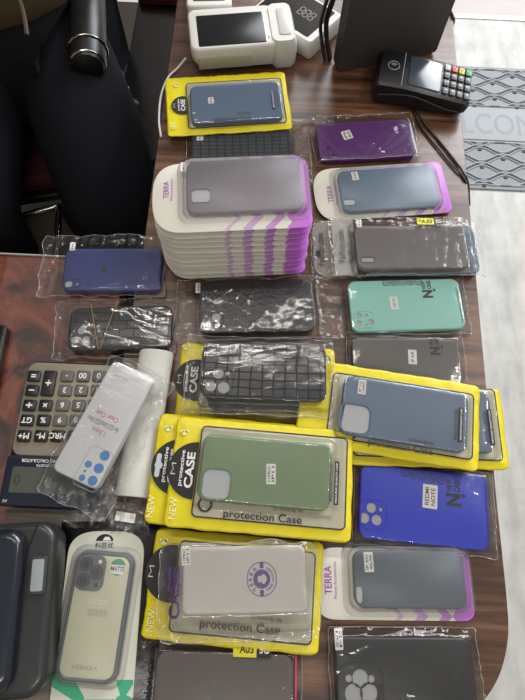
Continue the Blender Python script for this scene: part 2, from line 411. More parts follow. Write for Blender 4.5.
    if strips:
        for k, (a, b, ww, hh, mm) in enumerate(strips):
            x, y = P.loc(a, b, .015); s_ = plate('printed_strip', rr(P.px(ww), P.px(hh), .0002, x, y, 1), .0155, mm, P.o) if mm == M_BLACK else P.o
            text(s_, 'HIGH-END QUALITY CASE' if k else 'MOBILE PHONE ACCESSORIES', x, y, .0157, M_WHITE if mm == M_BLACK else M_INK, w=P.px(hh*.92), h=P.px(ww*.5), rot=R(90), bold=.01)
    return P

M_CARD = terra_card_mat(.175, .085)
def terra_outline(L, W, r, n=12):
    """half-round left end, rounded right corners"""
    p = []
    for i in range(n+1):
        t = R(-90+90*i/n); p.append((L/2-r+r*math.cos(t), -W/2+r+r*math.sin(t)))
    for i in range(n+1):
        t = R(90*i/n); p.append((L/2-r+r*math.cos(t), W/2-r+r*math.sin(t)))
    a = W*.40
    for i in range(2*n+1):
        t = R(90+180*i/(2*n)); cc, ss = math.cos(t), math.sin(t)
        ex = .72
        p.append((-L/2+a+a*math.copysign(abs(cc)**ex, cc), W/2*math.copysign(abs(ss)**ex, ss)))
    return p
def terra(label, corners, z, case, cmat, square=None, lens=(), pill=(), st=None, txt=True, name='carded_phone_case', T=.0085, group=None, txpos=None):
    P = Pack(name, label, 'phone case', corners, z, top=.010, group=group)
    L, W = P.L, P.W
    o = terra_outline(L, W, .011); sc = lambda k: [(x*(1-k*2/L), y*(1-k*2/W)) for x, y in o]
    bm = bmesh.new(); loft(bm, [(sc(.0004), 0), (sc(0), .0005), (sc(0), .0014), (sc(.0006), .0018)])
    card = link('backing_card', bm, M_CARD, P.o)
    bx = P.box(case)
    g = lambda q: (P.loc(q[0], q[1])+(P.px(q[2]), P.px(q[3])))
    c = phone_case(P, bx[0], bx[1], bx[2], bx[3], cmat, z0=.0019, T=T-.0005, square=[g(square)] if square else (), pill=[g(p) for p in pill], lens=[(*P.loc(a, b), P.px(q)) for a, b, q in lens], opening=M_OPEN)
    button(P, c, bx[0]-.02, bx[1]-bx[3]/2, .012, cmat, z=.006)
    if st: sticker(P, c, st[0], st[1], st[2], st[3], .0019+T, R(st[4]), st[5])
    # blister: flat flange and raised dome
    bw, bh = bx[2]+.010, bx[3]+.010
    bm = bmesh.new(); x, y = bx[0], bx[1]
    loft(bm, [(rr(bw+.012, bh+.008, .014, x, y), .0020), (rr(bw+.011, bh+.007, .014, x, y), .0026), (rr(bw, bh, .014, x, y), .0030), (rr(bw-.002, bh-.002, .013, x, y), T+.0018), (rr(bw-.005, bh-.005, .012, x, y), T+.0030)], close_bottom=False)
    link('blister', bm, M_BLIS, P.o)
    if txt:
        x, y = P.loc(*(txpos or (corners[0][0]+.11*(corners[1][0]-corners[0][0]), (corners[0][1]+corners[3][1])/2)), .002)
        text(card, 'TERRA', x, y, .0021, M_PURP, w=P.px(24), h=P.px(6.5), rot=R(90), bold=.01)
        text(card, 'Phone Accessories', x+P.px(6.5), y, .0021, M_PURP, w=P.px(31), h=P.px(2.6), rot=R(90))
    return P, c

def bagged(label, case, z, cmat, bag, square=(), lens=(), island=None, pill=(), st=None, seed=1, T=.0095, name='bagged_phone_case', film_m=None, group=None, a_out=.0034, a_in=.0004, opening=None, r=.011, wob=.002):
    P = Pack(name, label, 'phone case', case, z, top=.0100, group=group)
    g = lambda q: (P.loc(q[0], q[1])+(P.px(q[2]), P.px(q[3])))
    c = phone_case(P, 0, 0, P.L, P.W, cmat, z0=.0006, T=T, square=[g(q) for q in square], pill=[g(q) for q in pill], island=g(island) if island else None,
                   lens=[(*P.loc(a, b), P.px(q)) for a, b, q in lens], opening=opening, r=r)
    for q in (-1, 1): button(P, c, -.02+.012*q, -P.W/2, .009, cmat, z=.006)
    if st: sticker(P, c, st[0], st[1], st[2], st[3], .0006+T, R(st[4]), st[5])
    b = P.box(bag, .003)
    zf = bag_z([(0, 0, P.L-.002, P.W-.002)], T+.0022, soft=.011, seed=seed, a_out=a_out, a_in=a_in, low=.0010)
    sheet('plastic_bag', b[2], b[3], .002, zf, film_m or M_BAG, P.o, cx=b[0], cy=b[1], seed=seed, wob=wob, step=.0022, seam=True)
    P.case = c; P.bag = b
    return P
def q4(x0, y0, x1, y1): return [(x0, y0), (x1, y0), (x1, y1), (x0, y1)]
def case_print(P, px, py, k=1, m=None, icons=None, right=None):
    """rotated N CASE mark, row of small icons, line of small print along the end"""
    m = m or M_BLACK; zt = .0006+.0095+.0002; u = P.px(1)
    x, y = P.loc(px, py)
    text(P.case, 'N', x, y, zt, m, w=9*u*k, h=11*u*k, rot=R(90), bold=.05)
    text(P.case, 'NEW', x-3*u*k, y+10.5*u*k, zt, m, w=9.5*u*k, h=4*u*k, rot=R(90), bold=.03)
    text(P.case, 'CASE', x+2.6*u*k, y+10.5*u*k, zt, m, w=9.5*u*k, h=4.5*u*k, rot=R(90), bold=.04)
    plate('printed_triangle', [(x+6.5*u*k, y+2*u), (x+9.5*u*k, y+4.5*u), (x+6.5*u*k, y+7*u)], zt, m, P.case, th=.00005)
    if icons:
        for i in range(5):
            a, b = P.loc(icons[0]+(icons[2]-icons[0])*i/4, icons[1]+(icons[3]-icons[1])*i/4)
            bm = bmesh.new()
            for rad, n_ in ((4.0, 20), (2.2, 4 if i % 2 else 3)):
                p1 = circ(rad*u, a, b, n_); p2 = circ((rad-1.1)*u, a, b, n_)
                va = [bm.verts.new((*p, zt)) for p in p1]; vb = [bm.verts.new((*p, zt)) for p in p2]
                for j in range(n_): bm.faces.new((va[j], va[(j+1) % n_], vb[(j+1) % n_], vb[j]))
            link('printed_icon', bm, m, P.case, smooth=False)
    if right:
        a, b = P.loc(right[0], right[1]); text(P.case, 'www.newcase.com HIGH QUALITY', a, b, zt, m, w=right[2]*u, h=2.4*u, rot=R(90), bold=.02)

# ================================================================= THE PLACE
def quad_structure(name, pts, z0, z1, m, kind='structure'):
    bm = bmesh.new(); loft(bm, [(pts, z0), (pts, z1)]); o = link(name, bm, m, smooth=False); tag(o, kind=kind); return o
# floor
def concrete():
    m, n, b = nt('pale_concrete'); tc = nd(n, 'ShaderNodeTexCoord')
    t = nd(n, 'ShaderNodeTexNoise', i_Scale=9.0, i_Detail=8.0, i_Roughness=.65); n.links.new(tc.outputs['Object'], t.inputs['Vector'])
    mp = nd(n, 'ShaderNodeMapping'); mp.inputs['Scale'].default_value = (30, 6, 1); n.links.new(tc.outputs['Object'], mp.inputs[0])
    t2 = nd(n, 'ShaderNodeTexNoise', i_Scale=1.0, i_Detail=8.0); n.links.new(mp.outputs[0], t2.inputs['Vector'])
    ad = nd(n, 'ShaderNodeMath', operation='ADD'); n.links.new(t.outputs['Fac'], ad.inputs[0]); n.links.new(t2.outputs['Fac'], ad.inputs[1])
    cr = nd(n, 'ShaderNodeValToRGB'); e = cr.color_ramp.elements; e[0].position = .60; e[0].color = col4(srgb(172, 171, 168)); e[1].position = 1.15; e[1].color = col4(srgb(205, 203, 198))
    e[1].position = 1.0
    ml = nd(n, 'ShaderNodeMath', operation='MULTIPLY'); ml.inputs[1].default_value = .85; n.links.new(ad.outputs[0], ml.inputs[0])
    n.links.new(ml.outputs[0], cr.inputs[0]); n.links.new(cr.outputs[0], b.inputs['Base Color']); b.inputs['Roughness'].default_value = .7
    return m
yth = at(490, 20, 0).y
quad_structure('floor', [(-3, -2), (3, -2), (3, yth), (-3, yth)], -.05, 0, concrete())
quad_structure('floor', [(-3, yth+.02), (3, yth+.02), (3, 5), (-3, 5)], -.05, -.004, mat('outer_paving', srgb(190, 180, 178), rough=.7, var=.08, vscale=12))
quad_structure('trim_1', [(-3, yth), (3, yth), (3, yth+.02), (-3, yth+.02)], -.05, .004, mat('threshold_strip', srgb(225, 225, 222), rough=.4, metal=.3))

quad_structure('floor', [(-1.5, -1.9), (at(140, 250, ZT).x+.02, -1.9), (at(176, 0, ZT).x+.06, 3.4), (-1.5, 3.4)], 0, .003, mat('shade_brown_floor', srgb(52, 44, 34), rough=.7, var=.1))  # staff-side floor coloured dark brown to stand in for the shade there
WALLM = mat('dull_brown_wall', srgb(96, 84, 74), rough=.8, var=.06)
quad_structure('wall_left', [(-1.62, -1.9), (-1.5, -1.9), (-1.5, 3.4), (-1.62, 3.4)], 0, 2.8, WALLM)
quad_structure('wall_near', [(-1.5, -2), (3, -2), (3, -1.9), (-1.5, -1.9)], 0, 2.8, mat('cream_wall', srgb(180, 172, 160), rough=.8, var=.04))

# walnut counter: straight right edge, big rounded near corner
A = at(177, 0, ZT); B = at(143, 245, ZT)
dl = (B-A); Lfar = A-dl*1.5; Lnear = A+dl*3.2
right = [at(x, y, ZT) for x, y in ((449, -60), (452, 10), (469, 200), (486, 384), (496, 493), (503, 560), (507, 600), (508.6, 632), (504, 662), (494, 687), (477, 708), (452, 724), (420, 734))]
pts = [(Lfar.x, Lfar.y)]+[(Lnear.x, at(420, 734, ZT).y)][0:0]
pts = [(Lfar.x, 1.05), (Lnear.x, at(420, 734, ZT).y)]+[(p.x, p.y) for p in reversed(right[1:])]+[(right[0].x, 1.05)]
right = right[:4]+[q_ for q_ in smooth_path(right[4:], 5)]
pts = [(Lfar.x, 1.05), (A.x, A.y), (B.x, B.y), (B.x-.02, at(420, 734, ZT).y)]+[(p.x, p.y) for p in reversed(right[1:])]+[(right[1].x-(1.05-right[1].y)*.0+.0, 1.05)]
M_WOOD = wood('walnut_laminate', srgb(52, 33, 23), srgb(90, 61, 44), srgb(122, 88, 66), rough=.33)
bm = bmesh.new()
ctr = Vector((sum(p[0] for p in pts)/len(pts), sum(p[1] for p in pts)/len(pts)))
ins = lambda k: [(p[0]+(ctr.x-p[0])*k, p[1]+(ctr.y-p[1])*k) for p in pts]
loft(bm, [(ins(.004), ZT-.03), (ins(0), ZT-.027), (ins(0), ZT-.002), (ins(.004), ZT)])
counter = link('counter', bm, M_WOOD)
tag(counter, 'long walnut wood shop counter with a rounded near right corner', 'counter')
M_EDGE = mat('dark_brown_panel', srgb(46, 32, 26), rough=.5)
bm = bmesh.new(); loft(bm, [(ins(.06), 0.0), (ins(.06), ZT-.03)]); link('counter_base', bm, M_EDGE, counter, smooth=False)

# burl desk on the left
D0 = at(0, 253, ZT); D1 = at(150, 262, ZT)
yb = at(420, 734, ZT).y; xr = B.x-.0215
bm = bmesh.new(); dz = ZT
dp = [(-.95, D0.y), (xr, D0.y), (xr, yb), (-.95, yb)]
loft(bm, [(dp, ZT-.028), (dp, ZT-.004)])
desk = link('side_desk', bm, burl('red_burl_veneer'), smooth=False); tag(desk, 'red-brown burl desk with a glass top, left of the counter', 'desk')
M_GT = film('desk_glass', glossy=.03, haze=.0, rough=.02, bump=.0)
bm = bmesh.new(); loft(bm, [(dp, ZT-.0038), (dp, ZT-.0002)]); link('glass_top', bm, M_GT, desk, smooth=False)
bm = bmesh.new(); tube(bm, [(-.95, D0.y, ZT-.0015), (xr, D0.y, ZT-.0015)], .0015, 6); link('glass_edge', bm, mat('pale_glass_edge', srgb(190, 185, 180), rough=.2), desk)
for (a, b) in ((-.9, D0.y-.05), (-.9, yb+.05), (xr-.06, D0.y-.05), (xr-.06, yb+.05)):
    bm = bmesh.new(); loft(bm, [(rr(.05, .05, .004, a, b), 0), (rr(.05, .05, .004, a, b), ZT-.028)]); link('leg', bm, M_EDGE, desk)

# --------------------------------------------------- door mat
mz = .008
ML = at(440, 70, mz); MR = at(525, 66, mz); MB = at(470, 190, mz)
mx0, mx1 = at(440, 120, mz).x-.03, at(440, 120, mz).x+1.0; my1 = at(500, 67, mz).y; my0 = at(500, 189, mz).y
tw, th_ = mx1-mx0, my1-my0
matT = thing('door_mat', 'grey rubber welcome mat with embossed waves on the pale floor', 'door mat', ((mx0+mx1)/2, (my0+my1)/2, 0), 0)
M_MAT = mat('mat_grey', srgb(146, 149, 152), rough=.7, bump=.4, bscale=500); M_MATL = mat('mat_light', srgb(158, 161, 164), rough=.6)
M_MATD = mat('mat_groove', srgb(60, 66, 76), rough=.7)
slab('mat_base', tw, th_, .01, 0, .006, M_MAT, matT, bev=.002)
b1 = at(490, 108, mz).y-(my0+my1)/2; b0 = at(490, 140, mz).y-(my0+my1)/2
band = slab('mat_band', tw-.01, b1-b0, .004, .006, .0085, M_MATL, matT, cy=(b0+b1)/2)
def waves(y0, y1, name):
    bml = bmesh.new(); bmd = bmesh.new(); bmo = bmesh.new(); rows = 5; p = (y1-y0)/rows; wl = .145
    for i in range(rows+1):
        y = y0+p*i; s = 1 if i % 2 else -1; n_ = 90
        for k, (bmx, off, rad) in enumerate(((bml, .0065, .0032), (bmd, 0, .0026), (bml, -.0065, .0032))):
            path = []
            for j in range(n_+1):
                x = -tw/2+.015+(tw-.03)*j/n_; yy = y+s*p*.42*math.cos(2*math.pi*x/wl)+off*1.0
                yy = min(max(yy, y0+.004), y1-.004); path.append((x, yy, .0065))
            tube(bmx, path, rad, 5)
        for j in range(-8, 9):
            x = (j+.5*(i % 2))*wl+(wl/2 if s < 0 else wl/2)
            if abs(x) < tw/2-.03 and i < rows:
                loft(bmo, [(rr(.014, .008, .003, x, y+p*.5*0+ (0)), .006), (rr(.012, .006, .003, x, y), .009)])
    link('wave_ridge', bml, M_MATL, matT); link('wave_groove', bmd, M_MATD, matT); link('dot_pattern', bmo, M_MATD, matT)
waves(b1+.005, th_/2-.01, 'a'); waves(-th_/2+.01, b0-.005, 'b')
# the word on the band, partly behind the counter
cx_ = (mx0+mx1)/2
e0 = at(448, 126, mz).x-cx_; e1 = at(522, 124, mz).x-cx_
adv = (e1-e0)/4.0
text(band, 'WELCOME', e0+adv*1.95, (b0+b1)/2, .0088, mat('mat_letter', srgb(146, 151, 156), rough=.7), w=adv*7, h=(b1-b0)*.62)

# --------------------------------------------------- yellow pouches and packs
CM_BLUE = case_mat('slate_blue_tpu', srgb(88, 110, 138)); CM_GREEN = case_mat('sage_green_tpu', srgb(122, 144, 108))
CM_MAUVE = case_mat('smoky_mauve_tpu', srgb(122, 112, 124)); CM_TEALB = case_mat('petrol_blue_tpu', srgb(82, 110, 138))
CM_GREY = case_mat('warm_grey_tpu', srgb(112, 106, 104)); CM_MINT = case_mat('mint_tpu', srgb(146, 208, 194), rough=.35)
CM_DGREY = case_mat('dark_taupe_tpu', srgb(96, 90, 86)); CM_SLATE = case_mat('slate_grey_blue', srgb(100, 118, 142))
CM_ROYAL = case_mat('royal_blue_tpu', srgb(28, 52, 200), rough=.35); CM_DSL = case_mat('dark_slate_tpu', srgb(60, 76, 92))
CM_BLK = case_mat('black_tpu', srgb(40, 40, 42), rough=.3); CM_PUR = case_mat('deep_purple_tpu', srgb(92, 44, 112), rough=.3)
CM_NAVY = case_mat('navy_tpu', srgb(40, 52, 118), rough=.5); CM_TAUPE = case_mat('taupe_tpu', srgb(98, 92, 84), rough=.4)
CM_CROC = croc('black_crocodile_leather', srgb(50, 50, 54), .0135, .0098, .9)
CM_CROC2 = croc('black_woven_leather', srgb(46, 52, 60), .0115, .0070, 1.0, 0.0)
CM_CROC3 = croc('fine_black_crocodile_leather', srgb(27, 27, 29), .019, .012, .35, .5, .3, .8)
CM_LEATH = mat('black_pebbled_leather', srgb(44, 44, 47), rough=.32, bump=1.0, bscale=260)
S = ((462, 425, 4, 35, M_BLACK),)

# far pouch with the small blue case
yellow_pouch('yellow pouch with a small blue case, nearest the white card terminal', [(168.5, 78), (287, 71), (290.5, 128.5), (164, 136.5)], ZT+.012,
    [(186.5, 83), (284, 78), (284, 123), (187, 129)], [(189.5, 85), (281.5, 81.5), (281.5, 118.6), (191, 123.5)], CM_BLUE, disc=(183, 105.7, 14.5), tz=.0158,
    ring=('lens', [(194, 112.5, 2.4), (196, 119.5, 2.2)]), st=(211, 100.5, 7, 10, 3, ('IP5',)), txt=(233, 124, 46), seed=2, new=(173, 126, 10), logo=(176, 86),
    strips=[(273, 100, 3, 28, M_BLACK), (277, 99, 3, 28, M_INK)])
# woven black case
P = bagged('black woven-texture case in a clear bag, under the small blue case pouch', [(193, 129), (291, 128), (293, 183), (191, 185)], ZT, CM_CROC2,
    [(187, 121), (309, 120), (312, 186), (186, 188)], seed=3, st=(200, 137, 8, 11, 0, ('P30',)))
# purple case
P = bagged('deep purple case in a shiny clear bag beside the black card reader', [(316, 123), (411, 119), (415, 155), (319, 161)], ZT, CM_PUR,
    [(311, 118), (414, 113), (418, 160), (313, 164)], seed=4, lens=[(328, 149, 2.6), (333.5, 155, 2.4)], opening=M_BLACK, st=(347, 135, 12, 13, 15, ('IP6', '6S')), a_in=.0008)
# right TERRA pack
terra('slate blue case on white and purple card beside the tall card stack', [(315, 165), (445.5, 158), (452.4, 208), (315, 219)], ZT+.004, [(339, 169), (436, 166), (437.5, 207), (341, 209.5)], CM_TEALB,
    pill=[(349.5, 202, 14, 8)], st=(355, 176, 8, 12, 4, ('IP XS',)), txpos=(330, 194))

# stack of carded cases
NST = 11; STH = .0102
ords = ['topmost', 'second from the top', 'third from the top', 'fourth from the top', 'fifth from the top', 'sixth from the top', 'seventh from the top', 'eighth from the top', 'ninth from the top', 'second from the bottom', 'lowest']
zt = ZT+STH*(NST-1)
PT, c = terra('smoky mauve case on white and purple card, topmost of the tall stack', [(151, 159), (308, 155), (313, 222), (151, 231)], zt, [(186, 162), (302.5, 157), (301.5, 210), (186, 212)], CM_MAUVE,
    square=(200.8, 195.5, 22, 18), st=(183.5, 167, 7, 13, 0, ('IP11',)), group='stack of carded phone cases', txpos=(166, 190))
def copy_tree(o, parent=None):
    c = o.copy(); C.objects.link(c); c.parent = parent
    for ch in list(o.children): copy_tree(ch, c)
    return c
for i in range(1, NST):
    o = copy_tree(PT.o); o.location = (PT.o.location.x+random.uniform(-.0015, .0015)+.0006*i*0, PT.o.location.y+random.uniform(-.001, .001)-.0008*min(i, 5), zt-STH*i)
    o.rotation_euler.z = PT.rot+R(random.uniform(-.8, .8))
    o['label'] = 'white and purple carded phone case, %s of the tall stack' % ords[i]

# fashion case bags on the right
M_FASH = mat('fashion_header', srgb(60, 54, 50), rough=.5)
M_HEAD = film('printed_header_film', glossy=.04, haze=.26, rough=.15, bump=.2, hazec=(.72, .68, .6))
def header(P, x0, y0, x1, y1, r=.012, m=None):
    bb = P.box(q4(x0, y0, x1, y1), .004)
    plate('bag_header', rr(bb[2], bb[3], r, bb[0], bb[1]), .0045, m or M_HEAD, P.o)
def fashion_print(P, spots, h=None):
    for (a, b, w_, s_) in spots:
        x, y = P.loc(a, b, .004); text(P.o, s_, x, y, .0072, M_INK, w=P.px(w_), h=P.px(7.5), rot=R(90))
PB = bagged('slate blue case in a clear bag, under the warm grey case', [(364, 227), (476, 227), (478.5, 273), (365, 274)], ZT, CM_SLATE, [(312, 221), (480, 222), (482, 277), (310, 279)], seed=12)
header(PB, 313, 221, 350, 277, .018)
fashion_print(PB, [(320.5, 250, 42, 'Fashion.case')])
x, y = PB.loc(318, 254, .004); plate('hang_hole', rr(PB.px(5), PB.px(9), PB.px(2.4), x, y), .0048, M_INK, PB.o)
P = bagged('warm grey case in a creased clear bag between the slate and mint cases', [(356, 225), (466, 226), (468, 267), (355, 269.5)], ZT+.0125, CM_GREY, [(331, 217), (472, 219), (473, 274), (330, 277)],
    seed=6, pill=[(368, 259.5, 15, 6)], st=(359, 223.5, 6, 10, 0, ('A12',)), a_in=.0007)
header(P, 333, 220, 355, 275, .002, film('faint_header', glossy=.03, haze=.30, rough=.15, bump=.2, hazec=(.72, .69, .64)))
fashion_print(P, [(341, 247, 42, 'Fashion.case'), (351.5, 247, 40, 'Fashion.case')])
x, y = P.loc(425, 222, .012); k = P.px(1)
lab = plate('size_label', rr(19*k, 8*k, .0004, x, y), .0136, mat('label_yellow', srgb(232, 220, 40), rough=.4), P.o); text(lab, '*A.03', x, y, .0138, M_INK, w=15*k, h=5*k, bold=.02)
lab2 = plate('size_label', rr(10*k, 8*k, .0004, x+15*k, y), .0136, M_BLACK, P.o); text(lab2, '5G', x+15*k, y, .0138, M_WHITE, w=7*k, h=5*k, bold=.02)
button(P, P.case, P.loc(384, 269)[0], -P.W/2, .008, mat('orange_button', srgb(200, 90, 50), rough=.4), z=.006)

# mint and taupe cases
P = bagged('mint green case in a clear bag right of the black leather case', [(349, 282), (463.7, 277.5), (461, 329), (350.5, 331)], ZT, CM_MINT, [(318, 279), (467, 273), (466, 334), (318, 338)],
    seed=7, lens=[(358.7, 315.8, 3.1), (358.7, 323.5, 3.3), (366.2, 315.2, 1.8), (370.4, 322, 3.3), (366, 325, 1.2)], island=(364, 319.5, 21, 19), st=(394, 303, 8.5, 15, 2, ('A32 5G',)), opening=M_OPEN2, a_in=.00015)
case_print(P, 427.5, 294, 1.05, icons=(386, 283, 418, 282), right=(459.5, 305, 42))
P = bagged('dark taupe case in a clear bag, half under the slate blue pouch', [(354.5, 337.5), (460.5, 339), (461, 388), (351, 386)], ZT, CM_DGREY, [(348, 333), (465, 335), (465, 393), (345, 392)],
    seed=8, a_in=.00015, st=(412.5, 357, 9, 16, -2, ('IP XR',)))
case_print(P, 435, 351, 1.0)

# grey-blue pouches on the right
yellow_pouch('yellow pouch with a grey-blue case, lower of the two right of centre', [(345, 385), (503.5, 386.5), (506, 472), (345, 462)], ZT+.0125,
    [(352, 383), (499, 390), (499.5, 465), (352, 452)], [(362, 386), (486, 391), (498.5, 452), (362, 450)], CM_SLATE, seed=9, strips=[(486.5, 427, 4, 34, M_INK), (491, 427, 4, 35, M_BLACK)], txt=(440, 458, 50))
yellow_pouch('yellow pouch with a grey-blue case, right of the green case pouch', [(300, 354), (484, 390), (474.5, 467), (300, 446)], ZT+.028,
    [(330, 371), (477, 395), (470, 456), (329, 441)], [(343.5, 376), (468.5, 392.5), (467.5, 456), (340, 431)], CM_SLATE, cam=(355, 418.5, 29, 28), ring=('ring', 350, 434, 5.5),
    st=(362, 387, 8, 15, 0, ('IP 12', '12PRO')), seed=10, strips=[(456, 424, 4, 33, M_INK), (461, 424.5, 4, 34, M_BLACK)], txt=(398, 449, 62), tz=.0158)

# royal blue case
P = bagged('royal blue case in a clear bag under the grey-blue case pouches', [(361.5, 462.5), (489.5, 477), (489, 551), (358, 538)], ZT, CM_ROYAL, [(354, 459), (494, 474), (494, 559), (352, 543)],
    seed=11, lens=[(371.5, 507.8, 4.6), (364.5, 518, 4.8), (376.8, 520, 4.8), (381, 509.5, 1.8)], island=(373.3, 514.5, 25, 26), st=(430, 496.5, 14, 22, -2, ('REDMI', 'NOTE')), a_in=.00015)
case_print(P, 453.5, 500, 1.3, icons=(405, 473, 441, 480), right=(487, 517, 60))

# green case pouch and the one below
yellow_pouch('yellow pouch under the green case pouch, its hang hole showing at left', [(159, 413), (338, 428), (334, 540), (144, 523)], ZT+.027,
    [(183, 424), (333, 436), (328, 530), (176, 514)], None, disc=(179, 467, 26.5), hang=True, seed=13, new=(151, 506, 20), logo=(168.5, 429), name='phone_case_pouch')
yellow_pouch('yellow pouch with a sage green case, largest and nearest the centre', [(175.6, 416.5), (354.6, 431.5), (349.5, 543.5), (164.5, 526)], ZT+.0335,
    [(202, 425), (349.5, 438.5), (344, 530.5), (190.5, 517)], [(203, 437), (333.6, 440), (328.6, 509.5), (196.6, 502)], CM_GREEN, disc=(196, 470.5, 27), cam=(216.3, 484, 26, 27),
    ring=('ring', 205, 504.5, 6), st=(271, 474, 9, 19, 4, ('11PRO', 'IP11')), txt=(262.5, 518, 73), seed=14, new=(173, 508, 20), logo=(185, 433),
    strips=[(331, 482.5, 4.2, 37, M_INK), (336.5, 483, 4.2, 40, M_BLACK)])

# crocodile pile with a pouch beneath
yellow_pouch('yellow pouch lying under the crocodile-textured cases', [(180, 341), (333, 350), (338, 424), (176, 418)], ZT,
    [(200, 349), (329, 356), (332, 412), (200, 408)], None, disc=(196, 380, 22), seed=15, logo=(186, 348))
croccams = dict(lens=[(207.9, 373, 2.4), (218.4, 373.5, 5.6), (227.9, 373.5, 2.3), (210.8, 386, 5.6), (223.6, 387.3, 6.2)])
zc = ZT+.0055
for i, (dy, lab_) in enumerate(((0, 'black case in a clear bag, lowest of the crocodile-textured pile'), (0, 'black case in a clear bag, middle of the crocodile-textured pile'), (0, 'black crocodile-textured case with three large lens holes, topmost of its pile'))):
    z = zc+.0125*i
    kw = dict(croccams) if i == 2 else {}
    # the lower ones lie straight under the top one
    top = i == 2
    cs = [(202, 340.5), (327.5, 346), (325.5, 401), (201, 398)]
    if not top:
        # same footprint as the top case
        ref = [at(px, py, zc+.0125*2+.01) for px, py in cs]
    bg = [(190, 335), (333, 341), (334, 414), (180, 416)] if top else [(196, 337), (331, 343), (332, 408), (194, 405)]
    P = bagged(lab_, cs, z, CM_CROC if top else CM_BLK, bg, seed=16+i, island=(218, 380.5, 31, 29) if top else None, group='black cases piled at the centre', a_out=.0034, a_in=.0003, wob=.003, film_m=M_BAG, **kw)
    if not top:
        w0 = (ref[0]+ref[1]+ref[2]+ref[3])/4; P.o.location.x = w0.x+.003*(1-i); P.o.location.y = w0.y-.004*(2-i); P.o.scale = (.9, .96, 1)

# black leather case
P = bagged('black pebbled leather case in a clear bag below the tall card stack', [(199.5, 282.5), (312.5, 279), (316, 330), (199, 333)], ZT+.002, CM_LEATH, [(177, 281), (319, 275), (321, 336), (176, 344)],
    seed=20, lens=[(216.3, 317, 4.9), (206.2, 316, 2.1), (207.2, 326.3, 4.9), (217.3, 327, 1.7)], island=(211.5, 320.5, 24, 22), st=(198, 288, 5, 12, 0, ('A12',)), a_out=.003, film_m=M_BAG, wob=.004)

# dark slate TERRA pack
terra('dark slate case on purple-ended card below the royal blue case', [(313, 548), (474, 549), (475, 623), (313, 620)], ZT, [(353, 551), (463.7, 550), (466.5, 609), (354.5, 609)], CM_DSL,
    pill=[(359.5, 595, 6, 14)], st=(368.7, 562, 8.5, 17, 2, ('IP 6G', '6S')), txpos=(328, 580))

# black case bottom right
P = bagged('black case in a shiny bag with a folded flap, at the bottom right', [(338, 634), (471, 641), (480, 716), (334, 722)], ZT, CM_BLK, [(330.5, 625), (476, 629), (486, 724), (328, 728)],
    seed=22, lens=[(360.4, 678.5, 7.0), (349, 678.5, 3), (371.5, 679, 3), (354, 694, 7.6), (369, 693, 7.4)], island=(361, 688, 38, 37), st=(338.7, 639, 7, 17, 2, ('S21', 'FE')), a_in=.0004, a_out=.0035)

# bottom fashion case
P = bagged('dark taupe case in a wide clear bag at the bottom edge', [(156, 650), (292, 655), (294, 726), (152, 722)], ZT, CM_TAUPE, [(134, 640), (299, 648), (303, 732), (126, 728)],
    seed=23, a_in=.0003, a_out=.0035)
header(P, 137, 650, 154, 735, .002, film('faint_header_film', glossy=.04, haze=.14, rough=.15, bump=.2, hazec=(.5, .47, .42)))
fashion_print(P, [(149, 684, 50, 'Fashion.case')])
x, y = P.loc(295.5, 690, .003); slab('pink_edge', .0022, .07, .0005, .0006, .007, mat('pink_print', srgb(225, 60, 110), rough=.5), P.o, bev=.0003, cx=x, cy=y)
x, y = P.loc(245, 648, .012); k = P.px(1)
lab = plate('size_label', rr(20*k, 13*k, .0004, x, y), .0150, mat('label_yellow', srgb(232, 220, 40), rough=.4), P.o); text(lab, '*A03', x, y, .0152, M_INK, w=15*k, h=7*k, bold=.02)
lab2 = plate('size_label', rr(12*k, 13*k, .0004, x+16.5*k, y), .0150, M_BLACK, P.o); text(lab2, '5G', x+16.5*k, y, .0152, M_WHITE, w=8*k, h=7*k, bold=.02)

# pouch under the cream sleeve
yellow_pouch('yellow pouch lying under the cream sleeve pack at the bottom', [(154, 529), (324, 541), (318, 658), (143, 637)], ZT+.0135,
    [(178, 541), (317, 551), (311, 646), (170, 632)], None, disc=(172, 573, 24), badge_text=False, seed=25, new=(151, 620, 18), logo=(164, 542), txt=(240, 628, 70))

# cream sleeve pack
CR = [(182, 549.5), (303.5, 543), (309, 615), (182, 614)]
P = Pack('bagged_phone_case', 'cream sleeve pack with a round violet TERRA emblem, on a yellow pouch', 'phone case', CR, ZT+.022, top=.022)
M_SLV = mat('cream_sleeve', srgb(206, 198, 190), rough=.35, var=.03)
sl = slab('sleeve', P.L, P.W, .007, .0005, .0215, M_SLV, P.o, bev=.003)
x, y = P.loc(261.8, 579, .0215); k = P.px(1)
ringplate('emblem_ring', 27*k, 29*k, 13.4*k, .7*k, .0218, M_VIOLET, sl, x, y); ringplate('emblem_ring', 15*k, 16*k, 7.4*k, 1.2*k, .0218, M_VIOLET, sl, x, y)
plate('emblem_disc', circ(6.6*k, x, y), .0218, M_VIOLET, sl, .0001); plate('emblem_cup', rr(8*k, 5.5*k, 1.5*k, x+.3*k, y, 3), .0220, M_SLV, sl, .0001); plate('emblem_cup', rr(3*k, 8*k, 1*k, x+1.5*k, y, 3), .02205, M_SLV, sl, .0001)
for s_ in (-1, 1): plate('emblem_tab', rr(3.4*k, 5*k, .5*k, x, y+s_*11.5*k, 2), .0219, M_VIOLET, sl, .0001)
for i, ch in enumerate('TERRA'):
    a = R(232-26*i); text(sl, ch, x+10.3*k*math.cos(a), y+10.3*k*math.sin(a), .0219, M_VIOLET, h=3.4*k, rot=a-R(90), bold=.02)
for i, ch in enumerate('PHONE ACCESSORY'):
    if ch == ' ': continue
    a = R(-62+9*i); text(sl, ch, x+10.3*k*math.cos(a), y+10.3*k*math.sin(a), .0219, M_VIOLET, h=1.9*k, rot=a+R(90), bold=.01)
